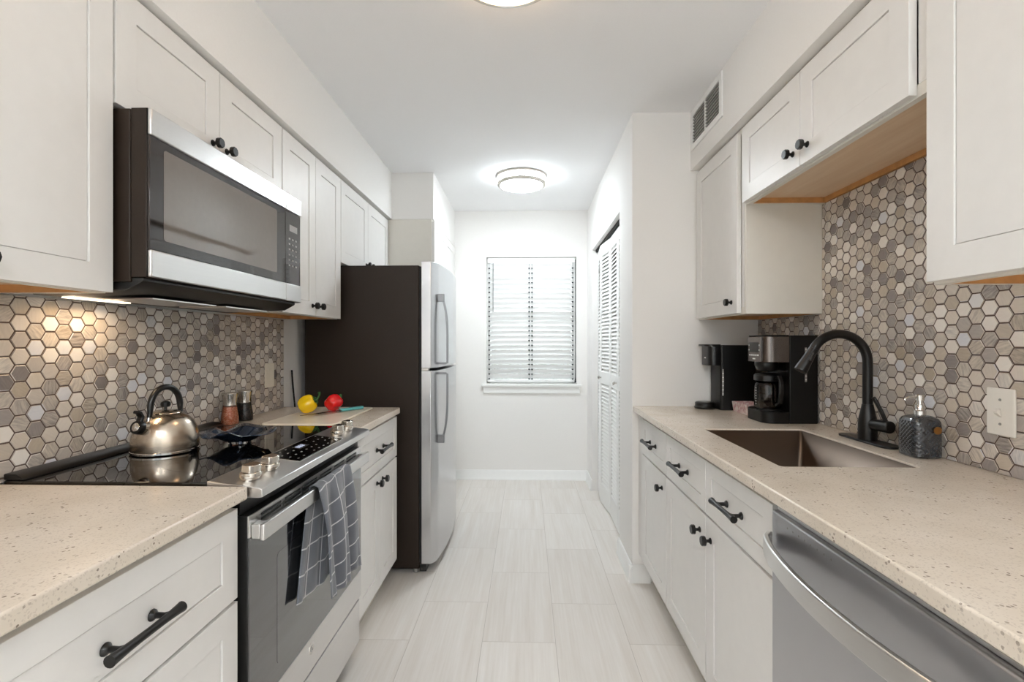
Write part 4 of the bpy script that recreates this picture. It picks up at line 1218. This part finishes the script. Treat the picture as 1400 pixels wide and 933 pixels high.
for i in range(9): lm.box(1.129, 1.135, Y0 - .0018, Y0 - .0013, 1.092 + i * .0155, 1.096 + i * .0155)
build('gauge_marks', lm, m_white_mark, lo_)
# carafe stands on the hot plate
cr = thing('carafe', (1.024, 2.10, .966), 'glass coffee carafe with black handle, on the coffee maker hot plate', 'carafe')
cpz = .9660
g = MB().lathe([(.030, 0), (.050, .003), (.0525, .012), (.0525, .075), (.050, .098), (.046, .118)], (1.024, 2.10, cpz), n=44, cap=False)
co = build('glass_body', g, m_carafe, cr)
s1 = co.modifiers.new('solid', 'SOLIDIFY'); s1.thickness = .0015
build('coffee', MB().lathe([(.028, .0022), (.047, .005), (.050, .012), (.0505, .030), (.001, .0302)], (1.024, 2.10, cpz), n=40), basic('coffee_liquid', rgb(52, 34, 24), .15), cr)
build('collar', MB().lathe([(.0475, .118), (.0535, .119), (.0535, .140), (.047, .148), (.02, .152)], (1.024, 2.10, cpz), n=40), m_blackplastic, cr)
build('handle', MB().strip([(1.032, 2.048, cpz + .134), (1.036, 2.026, cpz + .140), (1.037, 2.0145, cpz + .118), (1.037, 2.0125, cpz + .07), (1.035, 2.020, cpz + .030), (1.033, 2.040, cpz + .018)], .009, .005, (1, 0, 0)), m_blackplastic, cr, bevel=.002)
mk_ = MB()
for i in range(7):
    a = R(188); p0 = Vector((1.024 + cos(a) * .0532, 2.10 + sin(a) * .0532, cpz + .02 + i * .011))
    mk_.box(p0.x - .0002, p0.x + .0004, p0.y - .005, p0.y + .005, p0.z, p0.z + .0018)
build('measure_marks', mk_, m_white_mark, cr)

# ------------------------------------------------------------------ single-serve coffee maker
k2 = thing('coffee_maker', (1.0, 2.47, ZT), 'slim black single-serve coffee maker in the corner by end wall', 'coffee maker')
A0, A1, B0, B1 = .945, 1.120, 2.400, 2.535
build('tower', MB().prism(rr2(A0, A1, B0, B1, .012, .012), fz_, ZT + .0005, 1.232), m_satinplastic, k2, bevel=.003)
build('brew_head', MB().prism(rr2(.893, A0 - .0003, B0 + .002, B1 - .002, .030, .001), fz_, 1.132, 1.226), m_blackplastic, k2, bevel=.005)
build('lid', MB().prism(rr2(.876, A0 - .0003, B0 - .001, B1 + .001, .034, .001), fz_, 1.2265, 1.236), m_blackplastic, k2, bevel=.002)
build('brand_mark', MB().box(.8921, .8929, 2.452, 2.472, 1.166, 1.172), m_white_mark, k2)
g2 = build('level_gauge', MB().box(.952, .960, B0 - .0012, B0 - .0002, .985, 1.115), m_grey_mark, k2)
q = MB()
for i in range(6): q.box(.953, .959, B0 - .0018, B0 - .0013, .992 + i * .020, .997 + i * .020)
build('gauge_marks', q, m_white_mark, g2)
build('drip_tray', MB().lathe([(.048, .0005), (.050, .004), (.050, .010), (.046, .014), (.046, .030), (.040, .034), (.01, .034)], (.893, 2.468, ZT), n=36), m_blackplastic, k2, bevel=.001)

# small patterned tray between the machines
tr_ = MB(); tx0, tx1, ty0, ty1 = .992, 1.085, 2.215, 2.385
bm = tr_.bm
lo4 = [bm.verts.new(p) for p in ((tx0 + .006, ty0 + .006, ZT + .0005), (tx1 - .006, ty0 + .006, ZT + .0005), (tx1 - .006, ty1 - .006, ZT + .0005), (tx0 + .006, ty1 - .006, ZT + .0005))]
hi4 = [bm.verts.new(p) for p in ((tx0, ty0, ZT + .048), (tx1, ty0, ZT + .048), (tx1, ty1, ZT + .048), (tx0, ty1, ZT + .048))]
hin = [bm.verts.new(p) for p in ((tx0 + .004, ty0 + .004, ZT + .048), (tx1 - .004, ty0 + .004, ZT + .048), (tx1 - .004, ty1 - .004, ZT + .048), (tx0 + .004, ty1 - .004, ZT + .048))]
lin_ = [bm.verts.new(p) for p in ((tx0 + .009, ty0 + .009, ZT + .005), (tx1 - .009, ty0 + .009, ZT + .005), (tx1 - .009, ty1 - .009, ZT + .005), (tx0 + .009, ty1 - .009, ZT + .005))]
bm.faces.new(lo4[::-1])
for A, B in ((lo4, hi4), (hi4, hin), (hin, lin_)):
    for i in range(4): bm.faces.new((A[i], A[(i + 1) % 4], B[(i + 1) % 4], B[i]))
bm.faces.new(lin_)
tag(build('packet_tray', tr_, m_packet, bevel=.001), 'small pink and white floral tray between the two coffee makers', 'tray')

# ------------------------------------------------------------------ kettle
kx, ky, kz = -1.086, 1.432, .9200
kt = thing('kettle', (kx, ky, kz), 'round brushed steel whistling kettle with black arched handle', 'kettle')
prof = [(.079, .0005), (.0845, .003), (.0855, .010), (.0858, .030), (.0845, .050), (.080, .070), (.071, .089), (.058, .103), (.045, .1115), (.040, .1135)]
build('body', MB().lathe(prof, (kx, ky, kz), n=64), m_kettle, kt, smooth=60)
build('base_ring', MB().lathe([(.0858, .0018), (.0872, .003), (.0872, .008), (.0858, .009)], (kx, ky, kz), n=64, cap=False), m_chrome, kt)
ld_ = build('lid', MB().lathe([(.040, .1140), (.0385, .117), (.028, .122), (.010, .124)], (kx, ky, kz), n=48), m_kettle, kt)
build('lid_knob', MB().lathe([(.004, .124), (.004, .131), (.011, .133), (.0135, .139), (.0125, .146), (.006, .150)], (kx, ky, kz), n=24), m_blackplastic, ld_)
sa = R(262); sdv = Vector((cos(sa), sin(sa), 0))
c0 = Vector((kx, ky, kz))
p0 = c0 + sdv * .050 + Vector((0, 0, .074)); p1 = c0 + sdv * .086 + Vector((0, 0, .084)); 
build('spout', MB().tube([p0, p0.lerp(p1, .5), p1], [.025, .021, .018], n=24), m_kettle, kt)
dd_ = (p1 - p0).normalized()
wh = build('whistle', MB().tube([p1 - dd_ * .004, p1 + dd_ * .006, p1 + dd_ * .012], [.0192, .0192, .0178], n=24), m_blackplastic, kt)
build('whistle_face', MB().tube([p1 + dd_ * .0122, p1 + dd_ * .0135], [.012, .010], n=24), m_chrome, wh)
build('whistle_lever', MB().strip([p1 + Vector((0, 0, .014)), p1 + sdv * -.006 + Vector((0, 0, .030)), p1 + sdv * .002 + Vector((0, 0, .043)), p1 + sdv * .011 + Vector((0, 0, .046))], .009, .0045, sdv.cross(Vector((0, 0, 1)))), m_blackplastic, wh, bevel=.002)
hp = []; HA = R(192 - 0); hv = sdv
for i in range(21):
    a = pi * i / 20
    hp.append(c0 + hv * (.052 * cos(a)) + Vector((0, 0, .122 + .070 * sin(a) ** .8)))
hp = [c0 + hv * .056 + Vector((0, 0, .100))] + hp + [c0 - hv * .053 + Vector((0, 0, .104))]
build('handle', MB().tube(hp, [.006, .007] + [.0088] * 19 + [.007, .006], n=16, flat=1.0), m_blackplastic, kt)
build('handle_brackets', MB().tube([c0 + hv * .058 + Vector((0, 0, .092)), c0 + hv * .056 + Vector((0, 0, .108))], [.0085, .0075], n=12).tube([c0 - hv * .056 + Vector((0, 0, .096)), c0 - hv * .0535 + Vector((0, 0, .110))], [.0085, .0075], n=12), m_chrome, kt)

# ------------------------------------------------------------------ wavy glass dish on the cooktop
dx_, dy_ = -.928, 1.548
mb = MB(); bm = mb.bm; n = 72; rings = []
for r_, h in ((.012, .009), (.034, .0095), (.050, .015), (.066, .025), (.086, .035), (.104, .040)):
    ring = []
    for i in range(n):
        t = 2 * pi * i / n; k = 1 + .10 * cos(3 * t + .6) * (r_ / .1) ** 2 + .05 * cos(5 * t) * (r_ / .1) ** 2
        zz = h + .0075 * sin(4 * t + 1.1) * (r_ / .1) ** 3 + .004 * sin(7 * t) * (r_ / .1) ** 3
        ring.append(bm.verts.new((dx_ + cos(t) * r_ * k * 1.00, dy_ + sin(t) * r_ * k * .85, kz + zz)))
    rings.append(ring)
for A, B in zip(rings, rings[1:]):
    for i in range(n): bm.faces.new((A[i], A[(i + 1) % n], B[(i + 1) % n], B[i]))
bm.faces.new(rings[0][::-1])
ds = thing('glass_dish', (dx_, dy_, kz), 'dark blue wavy-edged glass dish on the cooktop, right of the kettle', 'dish')
bo = build('bowl', mb, m_dish, ds, smooth=70)
s2 = bo.modifiers.new('solid', 'SOLIDIFY'); s2.thickness = .003; s2.offset = 0
for k in range(3):
    a = R(-60 + 120 * k)
    build('foot', MB().tube([(dx_ + cos(a) * .034, dy_ + sin(a) * .030, kz + .0008), (dx_ + cos(a) * .031, dy_ + sin(a) * .027, kz + .0085)], [.005, .007], n=12), m_dish, ds)

# ------------------------------------------------------------------ salt and pepper grinders
def grinder(x, y, fill, label, fillname):
    r = thing('spice_grinder', (x, y, ZT), label, 'grinder', 'pair of glass grinders on the far left counter')
    o = build('glass_jar', MB().lathe([(.0310, .0005), (.0325, .004), (.0320, .030), (.0275, .060), (.0255, .074), (.0255, .078)], (x, y, ZT), n=32, cap=False), m_jar, r)
    build(fillname, MB().lathe([(.0300, .0025), (.0317, .005), (.0312, .030), (.0268, .060), (.0249, .072), (.002, .073)], (x, y, ZT), n=32), fill, r)
    build('steel_cap', MB().lathe([(.0262, .0785), (.0250, .088), (.0268, .110), (.0295, .122), (.0295, .127), (.027, .129)], (x, y, ZT), n=32), m_nickel, r, bevel=.0008)
grinder(-1.198, 1.930, m_salt, 'glass grinder filled with pink salt, steel top', 'pink_salt')
grinder(-1.198, 2.032, m_peppercorn, 'glass grinder filled with black peppercorns, steel top', 'peppercorns')

# ------------------------------------------------------------------ cutting board, knife, peppers
bd = MB().prism(rrect(-1.060, -.762, 1.905, 2.405, .018), fz_, ZT + .0005, ZT + .0085)
tag(build('cutting_board', bd, m_board, bevel=.002), 'large pale cutting board under peppers on the far left counter', 'cutting board')
bz = ZT + .0090
kn = thing('knife', (-.88, 2.2, bz), 'kitchen knife with teal handle on the board, before peppers', 'knife')
def kp(x, y, z): return Vector((x, y, bz + z))
ka = Vector((-.975, 2.065, 0)); kb_ = Vector((-.795, 2.345, 0)); kd = (kb_ - ka).normalized(); kn_ = Vector((-kd.y, kd.x, 0)); KL = (kb_ - ka).length
poly = [(0, .0), (.03, -.009), (.08, -.016), (KL - .135, -.019), (KL - .130, .006), (.05, .006)]
build('blade', MB().prism(poly, lambda u, v, w_: ka + kd * u + kn_ * v + Vector((0, 0, bz + w_)), .0065, .0083), m_blade, kn)
hp_ = [(KL - .134, -.010), (KL - .10, -.012), (KL - .05, -.010), (KL - .01, -.014), (KL, -.004), (KL - .004, .009), (KL - .06, .008), (KL - .134, .008)]
build('handle', MB().prism(hp_, lambda u, v, w_: ka + kd * u + kn_ * v + Vector((0, 0, bz + w_)), .0006, .0145), m_teal, kn, bevel=.004)

def pepper(name, c, R0, H, axis, mat, label, stem=True, ph=0.0, lobes=4):
    """lobed bell pepper; axis points from the base of the fruit to its stem; c = centre"""
    r = thing(name, (c[0], c[1], bz), label, 'bell pepper', 'bell peppers on the cutting board')
    ax = Vector(axis).normalized(); a = ax.orthogonal().normalized(); b = ax.cross(a); c = Vector(c)
    mb = MB(); bm = mb.bm; n = 56; m = 22; rings = []
    for j in range(m + 1):
        t = j / m; th_ = pi * t
        rad = R0 * (sin(th_) ** .62) * (.93 + .12 * t)
        h = -H * .5 * cos(th_)
        if t > .86: h -= (t - .86) / .14 * H * .13
        if t < .10: h += (1 - t / .10) * H * .05
        ring = []
        for i in range(n):
            p = 2 * pi * i / n + ph
            k = 1 - .13 * (abs(cos(lobes * p / 2)) ** 4) * (1 if .05 < t < .95 else .5) + .03 * sin(p * 2 + 1)
            ring.append(bm.verts.new(c + ax * h + (a * cos(p) + b * sin(p)) * max(rad * k, .0006)))
        rings.append(ring)
    for A, B in zip(rings, rings[1:]):
        for i in range(n): bm.faces.new((A[i], A[(i + 1) % n], B[(i + 1) % n], B[i]))
    bm.faces.new(rings[0][::-1]); bm.faces.new(rings[-1])
    zmin = min(v.co.z for v in bm.verts); dz = bz + .0003 - zmin
    for v in bm.verts: v.co.z += dz
    c = c + Vector((0, 0, dz))
    build('flesh', mb, mat, r, smooth=80)
    if stem:
        s0 = c + ax * (H * .36)
        sm = MB().tube([s0, s0 + ax * .020, s0 + ax * .034 + Vector((-.004, 0, .012)), s0 + ax * .038 + Vector((-.010, 0, .024))], [.0125, .0055, .005, .0068], n=10)
        for i in range(5):
            q = 2 * pi * i / 5; dr_ = a * cos(q) + b * sin(q)
            sm.tube([s0 + ax * .010, s0 + ax * .014 + dr_ * .012, s0 + ax * .010 + dr_ * .020], [.005, .005, .002], n=8)
        build('stem', sm, m_stem, r)
    return r
pepper('bell_pepper', (-.998, 2.185, bz + .042), .0405, .078, (.80, .25, .42), m_yellow, 'yellow bell pepper lying on its side, green stem to the right', True, .5)
pepper('bell_pepper', (-.908, 2.262, bz + .041), .0405, .076, (.25, .85, .10), m_red, 'glossy red bell pepper beside the yellow one', True, .3)

# power cord of the range/fridge hanging down the painted strip next to the refrigerator
cd = MB().tube([(-1.236, 2.525, 1.10), (-1.233, 2.527, 1.04), (-1.229, 2.530, .98), (-1.222, 2.535, .88), (-1.21, 2.55, .6)], .0045, n=8)
tag(build('power_cord', cd, m_rubber), 'thin black cord hanging in the gap beside the refrigerator', 'cord')
